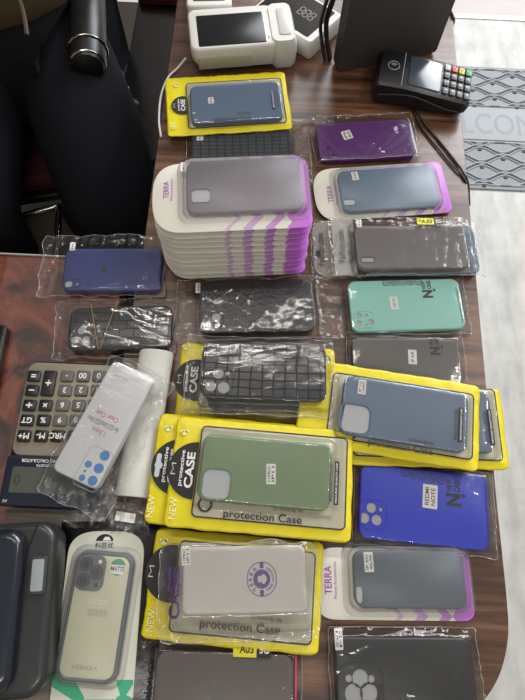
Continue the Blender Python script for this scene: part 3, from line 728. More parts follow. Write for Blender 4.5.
sticker(P, sl, 186, 556, 8, 16, .0217, R(3), ('11PRO', 'IP11'))
for i, ch in enumerate('CASE'):
    x, y = P.loc(174.5, 612-13*i, .012); text(P.o, ch, x, y, .0145, M_VIOLET, w=11*k, h=10*k, rot=R(90), bold=.03)
bb = P.box([(158, 547), (315, 538), (320, 640), (160, 643)], .006)
zf = bag_z([(0, 0, P.L, P.W)], .0235, low=.0050, soft=.022, a_in=.0004, a_out=.0035, seed=27, s=60)
sheet('plastic_bag', bb[2], bb[3], .012, zf, M_BAGC, P.o, cx=bb[0], cy=bb[1], seed=27, wob=.004, step=.0022, seam=True)

# --------------------------------------------------- left desk things
P = bagged('navy blue case in a clear bag on the burl desk', [(64.5, 248), (161, 249), (162, 290), (62, 291)], ZT, CM_NAVY, [(47, 236), (166, 236), (165, 297), (36, 297)],
    seed=30, pill=[], lens=[(68.6, 284, 4.2), (77.3, 284, 1.6)], island=(72, 283.5, 17, 10), st=(72.7, 246.5, 6, 10, 0, ('IP XR',)), a_out=.003, a_in=.0004, wob=.005)
x, y = P.loc(104, 269); k = P.px(1); z_ = .0103
bm = bmesh.new(); ap = []
for i in range(32):
    a = 2*math.pi*i/32; rad = 3.1*k*(1-.10*math.cos(2*(a-math.pi/2))*1.0)
    px_, py_ = rad*math.cos(a), rad*math.sin(a)
    d = math.hypot(px_-0*k, py_-3.9*k)
    if d < 1.5*k: py_ = 3.9*k-1.5*k
    ap.append((x-py_, y+px_))
loft(bm, [(ap, z_-.0001), (ap, z_)]); link('case_emblem', bm, M_BLACK, P.case, smooth=False)
P = bagged('black crocodile-textured case with a gold cord, on the burl desk', [(69, 308), (172.5, 304.5), (171.5, 347.5), (68.5, 351)], ZT, CM_CROC3, [(56, 301), (176, 297), (176, 353), (54, 360)],
    seed=31, lens=[(81.6, 330.5, 4.4), (75, 339.8, 4.3), (85.5, 339.6, 4.3), (74, 331, 1.6)], island=(80, 335, 24, 22), a_out=.0035, wob=.005, film_m=M_BAG)
bm = bmesh.new(); zz = .0125
tube(bm, smooth_path([(*P.loc(91, 304, .012), zz), (*P.loc(95, 326, .012), zz+.001), (*P.loc(99.5, 349, .012), zz), (*P.loc(108, 327, .012), zz+.001), (*P.loc(117, 303, .012), zz)], 6), .00045, 6)
link('gold_cord', bm, mat('gold_cord', srgb(168, 140, 74), rough=.4, metal=.5), P.o)

# calculator
P = Pack('calculator', 'champagne desk calculator with an upside-down keypad on the burl desk', 'calculator', [(27, 363.5), (119, 360), (97, 509), (-1, 507)], ZT, top=.014)
k = P.px(1); Lx, Wy = P.L, P.W
M_CHA = mat('champagne_metal', srgb(150, 140, 124), rough=.35, metal=.35); M_NAVY = mat('dark_navy_plastic', srgb(30, 36, 52), rough=.25)
slab('calculator_body', Lx, Wy, .013, 0, .012, M_BPL, P.o, bev=.003)
yd = P.loc(52, 457)[1]
slab('face_plate', Lx-.004, Wy/2-yd-.003, .011, .012, .0138, M_CHA, P.o, bev=.0008, cy=(Wy/2+yd)/2-.001)
disp = slab('display_housing', Lx-.001, yd+Wy/2, .004, .012, .0185, M_NAVY, P.o, bev=.002, cy=(yd-Wy/2)/2)
x, y = P.loc(50, 481, .018); slab('display_screen', Lx-.022, P.px(24), .002, .0185, .0191, mat('grey_green_lcd', srgb(82, 86, 78), rough=.2), disp, bev=.0003, cx=x, cy=y)
text(disp, '0', x-Lx*.33, y, .0194, mat('lcd_ink', srgb(50, 54, 48), rough=.5), h=.010, rot=R(180))
x, y = P.loc(38, 453.5, .016)
text(disp, 'ELECTRONIC CALCULATOR', x+.014, yd-.0055, .0188, M_WHITE, w=.060, h=.0036, rot=R(180), bold=.02)
text(disp, '12 DIGITS', x+.012, yd-.0105, .0188, M_WHITE, w=.020, h=.0028, rot=R(180), bold=.01)
text(disp, 'A5', P.loc(5, 501, .018)[0], P.loc(5, 501, .018)[1], .0188, M_WHITE, w=.005, h=.003, rot=R(180))
M_KB = mat('black_key', srgb(28, 28, 30), rough=.3); M_KG = mat('grey_key', srgb(96, 94, 92), rough=.4)
rows = [376, 390.3, 405.3, 420.3, 436]
colsx = [[34, 50, 67, 83, 99], [32, 48, 65, 81, 97], [29.5, 45.5, 62.5, 78.5, 94.5], [27, 43.5, 60, 76, 92], [24, 41, 57.5, 74, 90]]
keys = [['=', '+', '·', '00', '0'], ['-', None, '3', '2', '1'], ['÷', '×', '6', '5', '4'], ['GT', '%', '9', '8', '7'], ['M+', 'M-', 'MRC', '±', 'AC']]
for j in range(5):
    for i in range(5):
        s_ = keys[j][i]
        if s_ is None: continue
        x, y = P.loc(colsx[j][i], rows[j], .016); h_ = P.px(11.5); w_ = P.px(13)
        grey = i >= 2 and j < 4
        if s_ == '+': y2 = P.loc(colsx[1][1], rows[1], .016)[1]; h_ += y-y2; y = (y+y2)/2
        kk = slab('calculator_key', w_, h_, .0018, .0136, .0170, M_KG if grey else M_KB, P.o, bev=.0012, cx=x, cy=y)
        text(kk, s_, x, y, .0172, M_WHITE, h=P.px({'-': 1.2, '·': 1.6, '=': 3.2, '÷': 5.5, '×': 4.5, '+': 6}.get(s_, 5.8)), w=P.px(5.5) if s_ == '-' else None, rot=R(180), bold=.02, name='key_symbol')

# boxed clear case on the calculator
P = Pack('boxed_phone_case', 'white clear case box with blue lens circles, resting on the calculator', 'phone case', [(113, 362), (156, 376), (97, 489), (50, 470)], ZT+.0225, top=.015)
L, W = P.L, P.W; k = P.px(1)
M_BOX = mat('white_card_box', srgb(222, 222, 224), rough=.4)
M_BL = mat('lens_blue', srgb(44, 130, 205), rough=.4)
bx = slab('card_insert', L, W, .008, .0005, .0150, M_BOX, P.o, bev=.0018)
for (a, b, q) in ((104.8, 455.7, 4.8), (98.8, 468.3, 4.8), (92.6, 480.8, 4.7), (88.3, 464.2, 3.4), (82, 477.8, 3.1), (85, 471, 1.3)):
    x, y = P.loc(a, b, .015); plate('printed_lens', circ(q*k, x, y), .0152, M_BL, bx, .0001)
x, y = P.loc(93.5, 468.5, .015)
an = math.atan2(P.loc(92.6, 480.8)[1]-P.loc(104.8, 455.7)[1], P.loc(92.6, 480.8)[0]-P.loc(104.8, 455.7)[0])
ringplate('printed_outline', 26*k, 40*k, 5*k, .5*k, .0152, mat('pale_grey_line', srgb(170, 172, 176), rough=.5), bx, x, y)
RED = mat('red_ink', srgb(205, 70, 60), rough=.5); BLI = mat('blue_ink', srgb(70, 120, 190), rough=.5)
for s_, a, b, w_, h_, mm in (('1.5mm', 98.5, 431.5, 14, 5, RED), ('for S22 Ultra/S23 Ultra', 103, 424, 34, 5, M_INK), ('Clear Case', 107, 416.5, 24, 5, RED), ('CLEAR TPU CASE', 121.5, 377.5, 16, 2.2, BLI), ('* o *', 121, 381.5, 10, 2.6, BLI)):
    x, y = P.loc(a, b, .015); text(bx, s_, x, y, .0152, mm, w=w_*k, h=h_*k, rot=R(180), bold=.0)
zf = bag_z([(0, 0, L-.002, W-.002)], .0168, low=.002, soft=.012, a_in=.0002, a_out=.004, seed=33, s=60)
sheet('plastic_bag', L+.030, W+.034, .004, zf, M_BAGC, P.o, cx=.007, cy=-.010, seed=33, wob=.004, step=.0022, seam=True)

# roll of white foam wrap
a = at(157, 352, ZT+.012); b = at(133, 497, ZT+.012)
rl = thing('foam_roll', 'white foam wrap roll lying between the calculator and yellow pouches', 'roll', ((a.x+b.x)/2, (a.y+b.y)/2, ZT), math.atan2(b.y-a.y, b.x-a.x))
ln = (b-a).length
def roll_ring(x, ry, rz, zc_, n=28): return [(x, ry*math.cos(2*math.pi*i/n), zc_+rz*math.sin(2*math.pi*i/n)) for i in range(n)]
bm = bmesh.new(); prev = None
prof = [(-ln/2, .012, .004), (-ln/2, .020, .0112), (-ln/2+.003, .0212, .0118), (-ln*.2, .0208, .0114), (-ln*.17, .0204, .0111), (-ln*.14, .0210, .0116), (ln*.25, .0205, .0112), (ln*.28, .0202, .0110), (ln*.31, .0206, .0113), (ln/2-.002, .0208, .0113), (ln/2, .019, .0105), (ln/2, .012, .004)]
for x, ry, rz in prof:
    vs = [bm.verts.new(p) for p in roll_ring(x, ry, rz, .0122)]
    if prev:
        for i in range(28): bm.faces.new((prev[i], prev[(i+1) % 28], vs[(i+1) % 28], vs[i]))
    prev = vs
bmesh.ops.recalc_face_normals(bm, faces=bm.faces)
M_FOAM = mat('white_foam', srgb(214, 212, 204), rough=.55, bump=.5, bscale=120)
link('roll_body', bm, M_FOAM, rl)
for x in (-ln*.17,):
    bm = bmesh.new(); tube(bm, [(x, .0200*math.cos(2*math.pi*i/24), .0122+.0110*math.sin(2*math.pi*i/24)) for i in range(24)], .0006, 6, True); link('tape_band', bm, M_BAGC, rl)
# loose clear film under it
c_ = at(128, 470, ZT)
sh = thing('clear_wrap', 'crumpled clear plastic wrap beside the left yellow pouch', 'plastic wrap', (c_.x, c_.y, ZT), R(-8))
zf = bag_z([], .01, low=.002, a_out=.009, seed=40, s=38)
sheet('wrap_film', .070, .125, .006, zf, M_BAGC, sh, seed=40, wob=.006, step=.002)
c_ = at(112, 516, ZT)
sh = thing('clear_wrap', 'crinkled clear bag above the matte case pack', 'plastic wrap', (c_.x, c_.y, ZT), R(-6))
zf = bag_z([], .01, low=.002, a_out=.008, seed=41, s=45)
sheet('wrap_film', .095, .034, .004, zf, M_BAGX, sh, seed=41, wob=.005, step=.002)
plate('price_sticker', rr(.022, .010, .001, .018, .001), .012, M_WHITE, sh)

# thin dark tray below the left devices
p4 = [at(8, 510, ZT+.001), at(104, 513, ZT+.001), at(104, 720, ZT+.001), at(8, 720, ZT+.001)]
bm = bmesh.new(); pp = [(p.x, p.y) for p in reversed(p4)]; loft(bm, [(pp, ZT+.0001), (pp, ZT+.004)])
tr = link('wooden_board', bm, wood('grey_wood', srgb(92, 84, 76), srgb(122, 112, 102), srgb(146, 136, 124), rough=.5), smooth=False); tag(tr, 'thin grey wood board under the black receipt printer', 'board')

q = [at(62, 522, ZT+.005), at(158, 520, ZT+.005), at(158, 724, ZT+.005), at(52, 724, ZT+.005)]
bm = bmesh.new(); c_ = sum(q, Vector())/4; pp = [(p.x-c_.x, p.y-c_.y) for p in reversed(q)]; loft(bm, [([(a*.99, b*.99) for a, b in pp], 0), (pp, .0005), (pp, .0016), ([(a*.99, b*.99) for a, b in pp], .002)])
bs = link('plastic_sheet', bm, mat('glossy_black_film', srgb(14, 14, 15), rough=.22, bump=.5, bscale=60)); bs.location = (c_.x, c_.y, ZT+.0042)
tag(bs, 'black plastic sheet lying under the clear matte case pack', 'plastic sheet')
# green-marked pack with the clear matte case
P = Pack('carded_phone_case', 'clear matte case with dark lens block on white and green card', 'phone case', [(69, 531), (143, 531), (131, 716), (44, 716)], ZT+.0065, top=.010)
L, W = P.L, P.W; k = P.px(1)
def greencard():
    m, n, b = nt('green_card'); tc = nd(n, 'ShaderNodeTexCoord'); sp = nd(n, 'ShaderNodeSeparateXYZ'); n.links.new(tc.outputs['Object'], sp.inputs[0])
    vo = nd(n, 'ShaderNodeTexVoronoi', i_Scale=38.0); n.links.new(tc.outputs['Object'], vo.inputs['Vector'])
    l1 = nd(n, 'ShaderNodeMath', operation='MULTIPLY_ADD'); n.links.new(sp.outputs['Y'], l1.inputs[0]); l1.inputs[1].default_value = -9; l1.inputs[2].default_value = -.28
    sc = nd(n, 'ShaderNodeSeparateColor'); n.links.new(vo.outputs['Color'], sc.inputs[0])
    lt = nd(n, 'ShaderNodeMath', operation='LESS_THAN'); n.links.new(sc.outputs[0], lt.inputs[0]); n.links.new(l1.outputs[0], lt.inputs[1])
    mx = nd(n, 'ShaderNodeMixRGB'); mx.inputs[1].default_value = col4(srgb(212, 210, 196)); mx.inputs[2].default_value = col4(srgb(60, 170, 130)); n.links.new(lt.outputs[0], mx.inputs[0]); n.links.new(mx.outputs[0], b.inputs['Base Color'])
    b.inputs['Roughness'].default_value = .35; return m
o = []
for i in range(31):
    t = R(180*i/30); o.append((W/2*math.copysign(abs(math.cos(t))**.75, math.cos(t)), L*0+P.W*0+0)) if 0 else None
Wc, Lc = P.L, P.W       # local x across, local y along
top_ = [(Wc/2*math.copysign(abs(math.cos(R(180*i/30)))**.6, math.cos(R(180*i/30))), Lc/2-.026+.026*abs(math.sin(R(180*i/30)))**.8) for i in range(31)]
o = top_+[(-Wc/2, -Lc/2+.01), (-Wc/2+.01, -Lc/2), (Wc/2-.01, -Lc/2), (Wc/2, -Lc/2+.01)]
bm = bmesh.new(); loft(bm, [(o, 0), (o, .0016)]); card = link('backing_card', bm, greencard(), P.o, smooth=False)
x, y = P.loc(105, 537.5, .002); hp = [(x+8*k*math.cos(R(a)), y-3*k+6*k*math.sin(R(a))) for a in range(0, 181, 12)]
plate('hang_hole', hp, .0019, M_BLACK, card, .0002); plate('hang_hole', [(x-2*k, y-2.6*k), (x+6*k, y-2.6*k), (x+4*k, y+.6*k), (x, y+.6*k)], .0021, M_WHITE, card, .0001)
text(card, '科匠优', x, y-6.8*k, .0019, M_INK, w=17*k, h=5*k, bold=.01)
bxx = P.box([(76.5, 551), (133, 555), (114, 685), (54.5, 680)], .012)
tilt = math.atan2(P.loc(83, 682)[0]-P.loc(105, 553)[0], -(P.loc(83, 682)[1]-P.loc(105, 553)[1]))
h_ = phone = bpy.data.objects.new('phone_case', None); bpy.data.objects.remove(h_)
M_CLR = mat('cream_clear_back', srgb(206, 204, 172), rough=.3, coat=.3); M_FRM = mat('grey_blue_frame', srgb(74, 82, 92), rough=.3)
cw, chh = bxx[2], bxx[3]
bm = bmesh.new(); loft(bm, [(rr(cw-.003, chh-.003, .010), .0024), (rr(cw-.003, chh-.003, .010), .0088)])
case = link('phone_case', bm, M_CLR, P.o); case.location = (bxx[0], bxx[1], 0); case.rotation_euler.z = tilt
bm = bmesh.new()
for z_ in (.0040, .0075): tube(bm, [(a, b, z_) for a, b in rr(cw-.002, chh-.002, .011)], .0024, 8, True)
link('case_frame', bm, M_FRM, case)
cxm, cym = -cw/2+.0175, chh/2-.0205
blk = slab('lens_block', .0300, .0350, .008, .0086, .0108, mat('lens_block_grey', srgb(98, 100, 106), rough=.3), case, bev=.0008, cx=cxm, cy=cym)
for a, b in ((-.0058, .0080), (.0068, .0005), (-.0058, -.0078)):
    bm = bmesh.new()
    for q, zz in ((.0062, .0110), (.0038, .0112)): tube(bm, [(u, v, zz) for u, v in circ(q, cxm+a, cym+b, 22)], .0006, 6, True)
    link('lens_ring', bm, M_BPL, blk); plate('lens_glass', circ(.0024, cxm+a, cym+b), .0112, M_BLACK, blk)
plate('flash_window', circ(.0020, cxm+.0085, cym+.0115), .0111, M_WHITE, blk); plate('flash_window', circ(.0020, cxm+.0080, cym-.0115), .0111, M_BPL, blk)
sx, sy = cw/2-.015, chh/2-.013
stk = plate('round_sticker', circ(.0088, sx, sy), .0092, M_WHITE, case)
gp = [(sx+.0084*math.cos(R(a)), sy+.0084*math.sin(R(a))) for a in range(15, 166, 10)]; GRN = mat('sticker_green', srgb(30, 140, 90), rough=.4)
plate('green_band', gp, .0094, GRN, stk, .0001); plate('green_band', [(sx+.0084*math.cos(R(a)), sy+.0084*math.sin(R(a))) for a in range(235, 306, 10)], .0094, GRN, stk, .0001)
text(stk, 'MATTE', sx, sy-.0016, .0094, M_INK, w=.0150, h=.0048, bold=.02)
text(case, 'ROCOCO', 0, .012, .0092, M_WHITE, w=.020, h=.005, bold=.01); text(case, 'SERIES', .001, .002, .0092, mat('silver_print', srgb(170, 168, 150), rough=.3), w=.020, h=.006); text(case, 'KEZAZA', -.002, -chh*.40, .0092, mat('silver_print', srgb(160, 158, 140), rough=.3), w=.026, h=.003)
bm = bmesh.new(); loft(bm, [(rr(cw+.016, chh+.014, .016), .0020), (rr(cw+.014, chh+.012, .015), .0030), (rr(cw+.006, chh+.006, .014), .0040), (rr(cw+.004, chh+.004, .013), .0112), (rr(cw+.001, chh+.001, .012), .0122)], close_bottom=False)
bl = link('blister', bm, M_BLIS, P.o); bl.location = case.location; bl.rotation_euler = case.rotation_euler

# black receipt printer at bottom left
pr = Pack('receipt_printer', 'black receipt printer with a small clear latch window, bottom left', 'printer', [(-60, 522), (58, 524), (30, 708), (-74, 708)], ZT+.004, top=.055)
L, W = pr.L, pr.W
M_PR = mat('printer_shell', srgb(40, 42, 42), rough=.35, coat=.2); M_PRN = mat('printer_navy', srgb(22, 27, 38), rough=.22, coat=.4)
slab('printer_base', L, W, .022, 0, .040, M_PR, pr.o, bev=.008, n=9, steps=5)
x, y = pr.loc(-20, 620); lid = slab('printer_lid', L*.72, W-.012, .02, .038, .055, M_PRN, pr.o, bev=.010, cx=-L*.12, steps=6)
x, y = pr.loc(38, 575, .042)
lt = slab('latch', .017, .036, .003, .038, .0435, M_DPL, pr.o, bev=.001, cx=x, cy=y); slab('latch_window', .012, .030, .002, .0435, .0442, mat('clear_grey_window', srgb(150, 156, 158), rough=.15), lt, bev=.0003, cx=x, cy=y)
bm = bmesh.new(); tube(bm, smooth_path([(x-.006, W/2-.004, .040), (x-.016, W/4, .0415), (x-.020, 0, .0415), (x-.030, -W/2+.01, .0410)], 6), .0008, 6); link('shell_seam', bm, M_BLACK, pr.o)

# black phone edge at far left
P = Pack('mobile_phone', 'black phone lying at the left edge of the burl desk', 'phone', [(-50, 322), (8, 326), (-8, 398), (-64, 396)], ZT, top=.009)
slab('phone_body', P.L, P.W, .006, 0, .008, M_BPL, P.o, bev=.002); slab('phone_screen', P.L-.005, P.W-.005, .005, .008, .0086, M_GLASS, P.o, bev=.0003)

# --------------------------------------------------- far end devices
# white handheld payment terminal
hz = .045
P = Pack('payment_terminal', 'white handheld payment terminal with a large dark touch screen', 'card terminal', [(193, 9.5), (281, 4), (268, 43), (184, 50)], ZT, top=hz)
L, W = P.L, P.W
bm = bmesh.new(); loft(bm, [(rr(L-.012, W-.01, .008, .004, 0), 0.006), (rr(L-.004, W-.003, .010, 0, 0), .020), (rr(L, W, .012), .030), (rr(L, W, .012), hz-.004), (rr(L-.003, W-.003, .011), hz-.001), (rr(L-.006, W-.006, .010), hz)])
bd = link('terminal_body', bm, M_WPL, P.o)
slab('side_grip', L*.62, .003, .0014, .010, .030, mat('beige_side_strip', srgb(176, 172, 150), rough=.3), P.o, bev=.0008, cx=-L*.12, cy=-W/2+.0002)
bxp = P.box([(200, 17.5), (267, 10.5), (261, 41), (195, 48)]); sc_ = slab('touch_screen', bxp[2], bxp[3], .002, hz-.001, hz+.0006, M_GLASS, P.o, bev=.0003, cx=bxp[0], cy=bxp[1])
x, y = P.loc(272, 23); plate('front_camera', circ(.003, x, y), hz+.0003, M_BLACK, P.o); 
x1, y1 = P.loc(277, 13); plate('indicator_light', rr(.002, .008, .0009, x1, y1), hz+.0003, M_DPL, P.o); x1, y1 = P.loc(269, 37); plate('indicator_light', rr(.003, .006, .001, x1, y1), hz+.0003, M_OPEN2, P.o)
# printer bulge at the right end
bm = bmesh.new(); w2 = .034
loft(bm, [(rr(w2, W-.004, .010, L/2+w2/2-.006, 0), .0), (rr(w2+.006, W, .012, L/2+w2/2-.006, 0), .006), (rr(w2+.006, W+.001, .012, L/2+w2/2-.006, 0), .036), (rr(w2, W-.006, .010, L/2+w2/2-.007, 0), .047)])
bu = link('printer_compartment', bm, M_WPL, P.o); slab('paper_cover', w2*.55, W*.66, .005, .047, .0482, mat('pale_cover', srgb(205, 203, 196), rough=.3), bu, bev=.0006, cx=L/2+w2/2-.003, cy=0)
bm = bmesh.new(); tube(bm, smooth_path([(*P.loc(186, 58, .01), .010), (*P.loc(177, 68, .004), .003), (*P.loc(168, 78, .002), .002), (*P.loc(161, 96, .002), .002), (*P.loc(159, 120, .002), .002), (*P.loc(161, 137, .002), .002)], 8), .0016, 8)
link('charging_cable', bm, M_WPL, P.o)
# white box device at the top
P = Pack('receipt_printer', 'white boxy device beyond the handheld payment terminal', 'printer', [(186, -42), (230, -46), (231, 3), (187, 8)], ZT, top=.035)
slab('device_body', P.L, P.W, .006, 0, .035, M_WPL, P.o, bev=.003); slab('device_lid', P.L-.012, P.W*.6, .004, .035, .038, M_WPL, P.o, bev=.001, cy=.01); slab('paper_slot', P.L*.7, .004, .001, .035, .0356, M_DPL, P.o, bev=.0003, cy=-P.W/2+.012)
for a, b in ((238, 4), (246, 2)): pass
# black framed clock-like display
P = Pack('digital_display', 'white framed black digital display reading 888', 'display', [(262, -32), (332, -4), (307, 46), (244, -2)], ZT, top=.040)
P = None
def digital():
    c = at(298, 11, ZT+.03); o = bpy.data.objects['digital_display']; o.location = (c.x, c.y, ZT); o.rotation_euler.z = R(-38)
    body = bmesh.new(); w, h = .120, .085
    loft(body, [(rr(w-.004, h-.004, .006), 0), (rr(w, h, .008), .006), (rr(w, h, .008), .026), (rr(w-.005, h-.005, .006), .030)])
    link('display_frame', body, M_WPL, o)
    f = slab('display_panel', w-.018, h-.014, .003, .0298, .0306, mat('black_display', srgb(34, 29, 27), rough=.6, spec=.2), o, bev=.0003, cx=-.004, cy=.001)
    seg = mat('grey_segment', srgb(150, 140, 128), rough=.5)
    for i in range(3):   # seven-segment figure eight
        bm = bmesh.new(); x0 = .004+i*.0105; y0 = .004; a, b = .0042, .0085
        for (cx, cy, ww, hh) in ((0, b, 2*a-.002, .0014), (0, 0, 2*a-.002, .0014), (0, -b, 2*a-.002, .0014), (-a, b/2, .0014, b-.002), (a, b/2, .0014, b-.002), (-a, -b/2, .0014, b-.002), (a, -b/2, .0014, b-.002)):
            loft(bm, [(rr(ww, hh, .0004, x0+cx*.85, y0+cy, 1), .0307), (rr(ww, hh, .0004, x0+cx*.85, y0+cy, 1), .0309)])
        link('segment_digit', bm, seg, f, smooth=False)
digital()

# charcoal monitor standing at the far end
b0_, b1_ = at(338, 74, ZT), at(436, 54, ZT); dd = (b1_-b0_); wd = dd.length; mid = (b0_+b1_)/2
mo = thing('computer_monitor', 'charcoal monitor standing behind the black card reader', 'monitor', (mid.x, mid.y, ZT), math.atan2(dd.y, dd.x))
M_MON = mat('charcoal_matt', srgb(62, 58, 56), rough=.55, bump=.1, bscale=900)
bm = bmesh.new(); hh = .26
loft(bm, [([(x, z) for x, z in rr(wd, hh, .006)], -.012), (rr(wd+.002, hh+.002, .007), -.006), (rr(wd+.002, hh+.002, .007), .006), (rr(wd, hh, .006), .012)])
for v in bm.verts: v.co = (v.co.x, -v.co.z+.014, v.co.y+hh/2+.002)
link('monitor_back', bm, M_MON, mo)
bm = bmesh.new(); loft(bm, [(rr(wd*.45, .04, .006, 0, .045), 0), (rr(wd*.42, .036, .006, 0, .045), .012)]); link('monitor_stand', bm, M_BPL, mo)
bm = bmesh.new(); tube(bm, smooth_path([(-wd/2-.004, .03, .002), (-wd/2-.010, .05, .05), (-wd/2-.006, .04, .12), (-wd/2-.012, .05, .2)], 6), .004, 8); tube(bm, smooth_path([(-wd/2-.012, .03, .002), (-wd/2-.019, .05, .05), (-wd/2-.016, .04, .12), (-wd/2-.020, .05, .2)], 6), .003, 8)
link('monitor_cable', bm, M_BPL, mo)

# black card reader with keypad
P = Pack('card_reader', 'black card reader with red, yellow and green keys at the counter edge', 'card terminal', [(380, 48), (476, 68), (472, 97), (374, 84)], ZT, top=.034)
L, W = P.L, P.W
def prism_side(bm, prof, w, y0=0, ins=.003):
    """profile in x-z extruded along y with narrowed sides"""
    a = [[bm.verts.new((x, y, z)) for x, z in prof] for y in (y0-w/2, y0-w/2+ins, y0+w/2-ins, y0+w/2)]
    cxp = sum(p[0] for p in prof)/len(prof); czp = sum(p[1] for p in prof)/len(prof)
    for row in (a[0], a[3]):
        for v in row: v.co.x = cxp+(v.co.x-cxp)*.975; v.co.z = czp+(v.co.z-czp)*.86
    for r1, r2 in zip(a, a[1:]):
        n = len(prof)
        for i in range(n): bm.faces.new((r1[i], r1[(i+1) % n], r2[(i+1) % n], r2[i]))
    bm.faces.new(a[0]); bm.faces.new(list(reversed(a[3]))); bmesh.ops.recalc_face_normals(bm, faces=bm.faces)
bm = bmesh.new(); zL, zM, zR = .036, .033, .026
prof = [(-L/2+.004, .004), (-L/2, .012), (-L/2, zL-.008), (-L/2+.006, zL), (-L*.22, zL), (-L*.18, zM+.003), (L/2-.006, zR), (L/2, zR-.006), (L/2-.002, .010), (L/2-.010, .004), (L*.2, 0), (-L*.3, 0)]
prism_side(bm, prof, W+.006, ins=.005); rb = link('reader_body', bm, M_BPL, P.o)
sl_ = (zR-zM-.003)/(L/2-.006+L*.18); ang = math.atan(sl_)
zz_ = lambda x: zM+.003+(x+L*.18)*sl_
def sloped(name, w, h, r, x, y, m, parent, t=.0015, lift=0):
    bm = slab_bm(w, h, r, 0, t, min(.0005, t*.4))
    for v in bm.verts:
        a, b = v.co.x, v.co.z; v.co.x = a*math.cos(ang)-b*math.sin(ang); v.co.z = a*math.sin(ang)+b*math.cos(ang)
        v.co += Vector((x, y, zz_(x)+lift-.0002))
    return link(name, bm, m, parent)
sloped('reader_screen', L*.34, W*.86, .003, .0, 0, mat('lit_screen', srgb(60, 66, 74), rough=.16, spec=.6), P.o)
kc = [mat('key_grey', srgb(84, 84, 88), rough=.5), mat('key_red', srgb(214, 62, 60), rough=.4), mat('key_yellow', srgb(222, 196, 40), rough=.4), mat('key_green', srgb(40, 170, 70), rough=.4), mat('key_pale', srgb(170, 170, 172), rough=.4)]
syms = [['', 'X', '<', 'O'], ['3', '6', '9', '#'], ['2', '5', '8', '0'], ['1', '4', '7', '*']]
for j in range(4):
    for i in range(4):
        x = L*.225+i*L*.075; y = W*.36-j*W*.235
        mm = kc[[4, 1, 2, 3][i]] if j == 0 else kc[0]
        kk = sloped('reader_key', L*.058, W*.17, .0015, x, y, mm, P.o, t=.0028)
        if syms[j][i]: text(kk, syms[j][i], x, y, zz_(x)+.0040, M_WHITE if j else M_INK, h=W*.08, rot=R(90), name='key_symbol')
x, y = -L*.33, .004
bm = bmesh.new(); tube(bm, [(a, b, zL+.0002) for a, b in circ(.0085, x, y, 28)], .0005, 6, True)
for q in (.0018, .0036, .0054): tube(bm, [(x+q*math.cos(R(a)), y-.001+q*math.sin(R(a)), zL+.0002) for a in range(30, 151, 15)], .00045, 6)
link('contactless_mark', bm, M_OPEN2, P.o)
bm = bmesh.new(); tube(bm, [(-L*.225, -W/2, zL+.0003), (-L*.225, W/2, zL+.0003)], .0005, 6); link('body_seam', bm, M_OPEN2, P.o)
bm = bmesh.new(); tube(bm, smooth_path([(-L/2+.01, -W/2-.0045, .018), (-L*.1, -W/2-.0060, .026), (L*.25, -W/2-.006, .014), (L/2-.01, -W/2-.0050, .011)], 6), .0009, 6); link('side_trim', bm, M_DPL, P.o)
# lanyard cord
cz = lambda p: at(p[0], p[1], ZT+.002)
bm = bmesh.new()
tube(bm, smooth_path([cz(p) for p in ((414, 107), (425, 124), (441, 143), (456, 162), (463, 172))]+[at(468, 183, ZT-.005), at(469.5, 205, ZT-.05)], 8), .0016, 8)
tube(bm, smooth_path([cz(p) for p in ((412, 108), (421, 127), (437, 147), (452, 165), (461, 174))]+[at(467.3, 186, ZT-.004), at(468.5, 205, ZT-.05)], 8), .0014, 8)
cd = link('lanyard_cord', bm, M_BPL); tag(cd, 'thin black cord running from the black card reader over the counter edge', 'cord')
bm = bmesh.new(); tube(bm, smooth_path([at(446, 8, ZT+.002), at(451, 12, ZT+.002), at(454, 20, ZT-.002), at(452.5, 26, ZT-.03)], 8), .002, 8)
cd = link('cable_loop', bm, M_BPL); tag(cd, 'short black cable loop at the far right counter edge beside the monitor', 'cable')

# --------------------------------------------------- seated person, chair, cabinet
def skin(name, verts, edges, radii, root, m, parent=None, sub=2):
    me = bpy.data.meshes.new(name); me.from_pydata([tuple(v) for v in verts], edges, [])
    o = bpy.data.objects.new(name, me); C.objects.link(o)
    sk = o.modifiers.new('skin', 'SKIN'); sk.use_smooth_shade = True
    for i, r_ in enumerate(radii):
        v = me.skin_vertices[0].data[i]; v.radius = r_ if isinstance(r_, tuple) else (r_, r_); v.use_root = (i == root)
    sb = o.modifiers.new('sub', 'SUBSURF'); sb.levels = sub; sb.render_levels = sub
    me.materials.append(m)
    bpy.context.view_layer.update()
    me2 = bpy.data.meshes.new_from_object(o.evaluated_get(bpy.context.evaluated_depsgraph_get()))
    me2.name = name; me2.shade_smooth(); bpy.data.objects.remove(o); me2.materials.clear(); me2.materials.append(m)
    ob = bpy.data.objects.new(name, me2); C.objects.link(ob)
    if parent: ob.parent = parent
    return ob
pel = at(28, 48, .52); 
kneeR = at(114, 204, .53); kneeL = at(-42, 205, .53)
M_SKIN = mat('skin', srgb(178, 130, 105), rough=.5); M_TRS = mat('navy_trousers', srgb(19, 20, 26), rough=.9, spec=.15, bump=.4, bscale=500)
M_JKT = mat('olive_jacket', srgb(92, 80, 54), rough=.75, bump=.5, bscale=300, var=.2, vscale=18); M_HAIR = mat('black_hair', (.01, .009, .008), rough=.5)
base = Vector((pel.x, pel.y, 0))
pe = thing('person', 'seated person in olive jacket and navy trousers at upper left', 'person', base)
def rel(p): return Vector(p)-base
pelv = Vector((pel.x, pel.y, .53)); hipR = pelv+Vector((.085, -.02, .0)); hipL = pelv+Vector((-.095, -.02, .0))
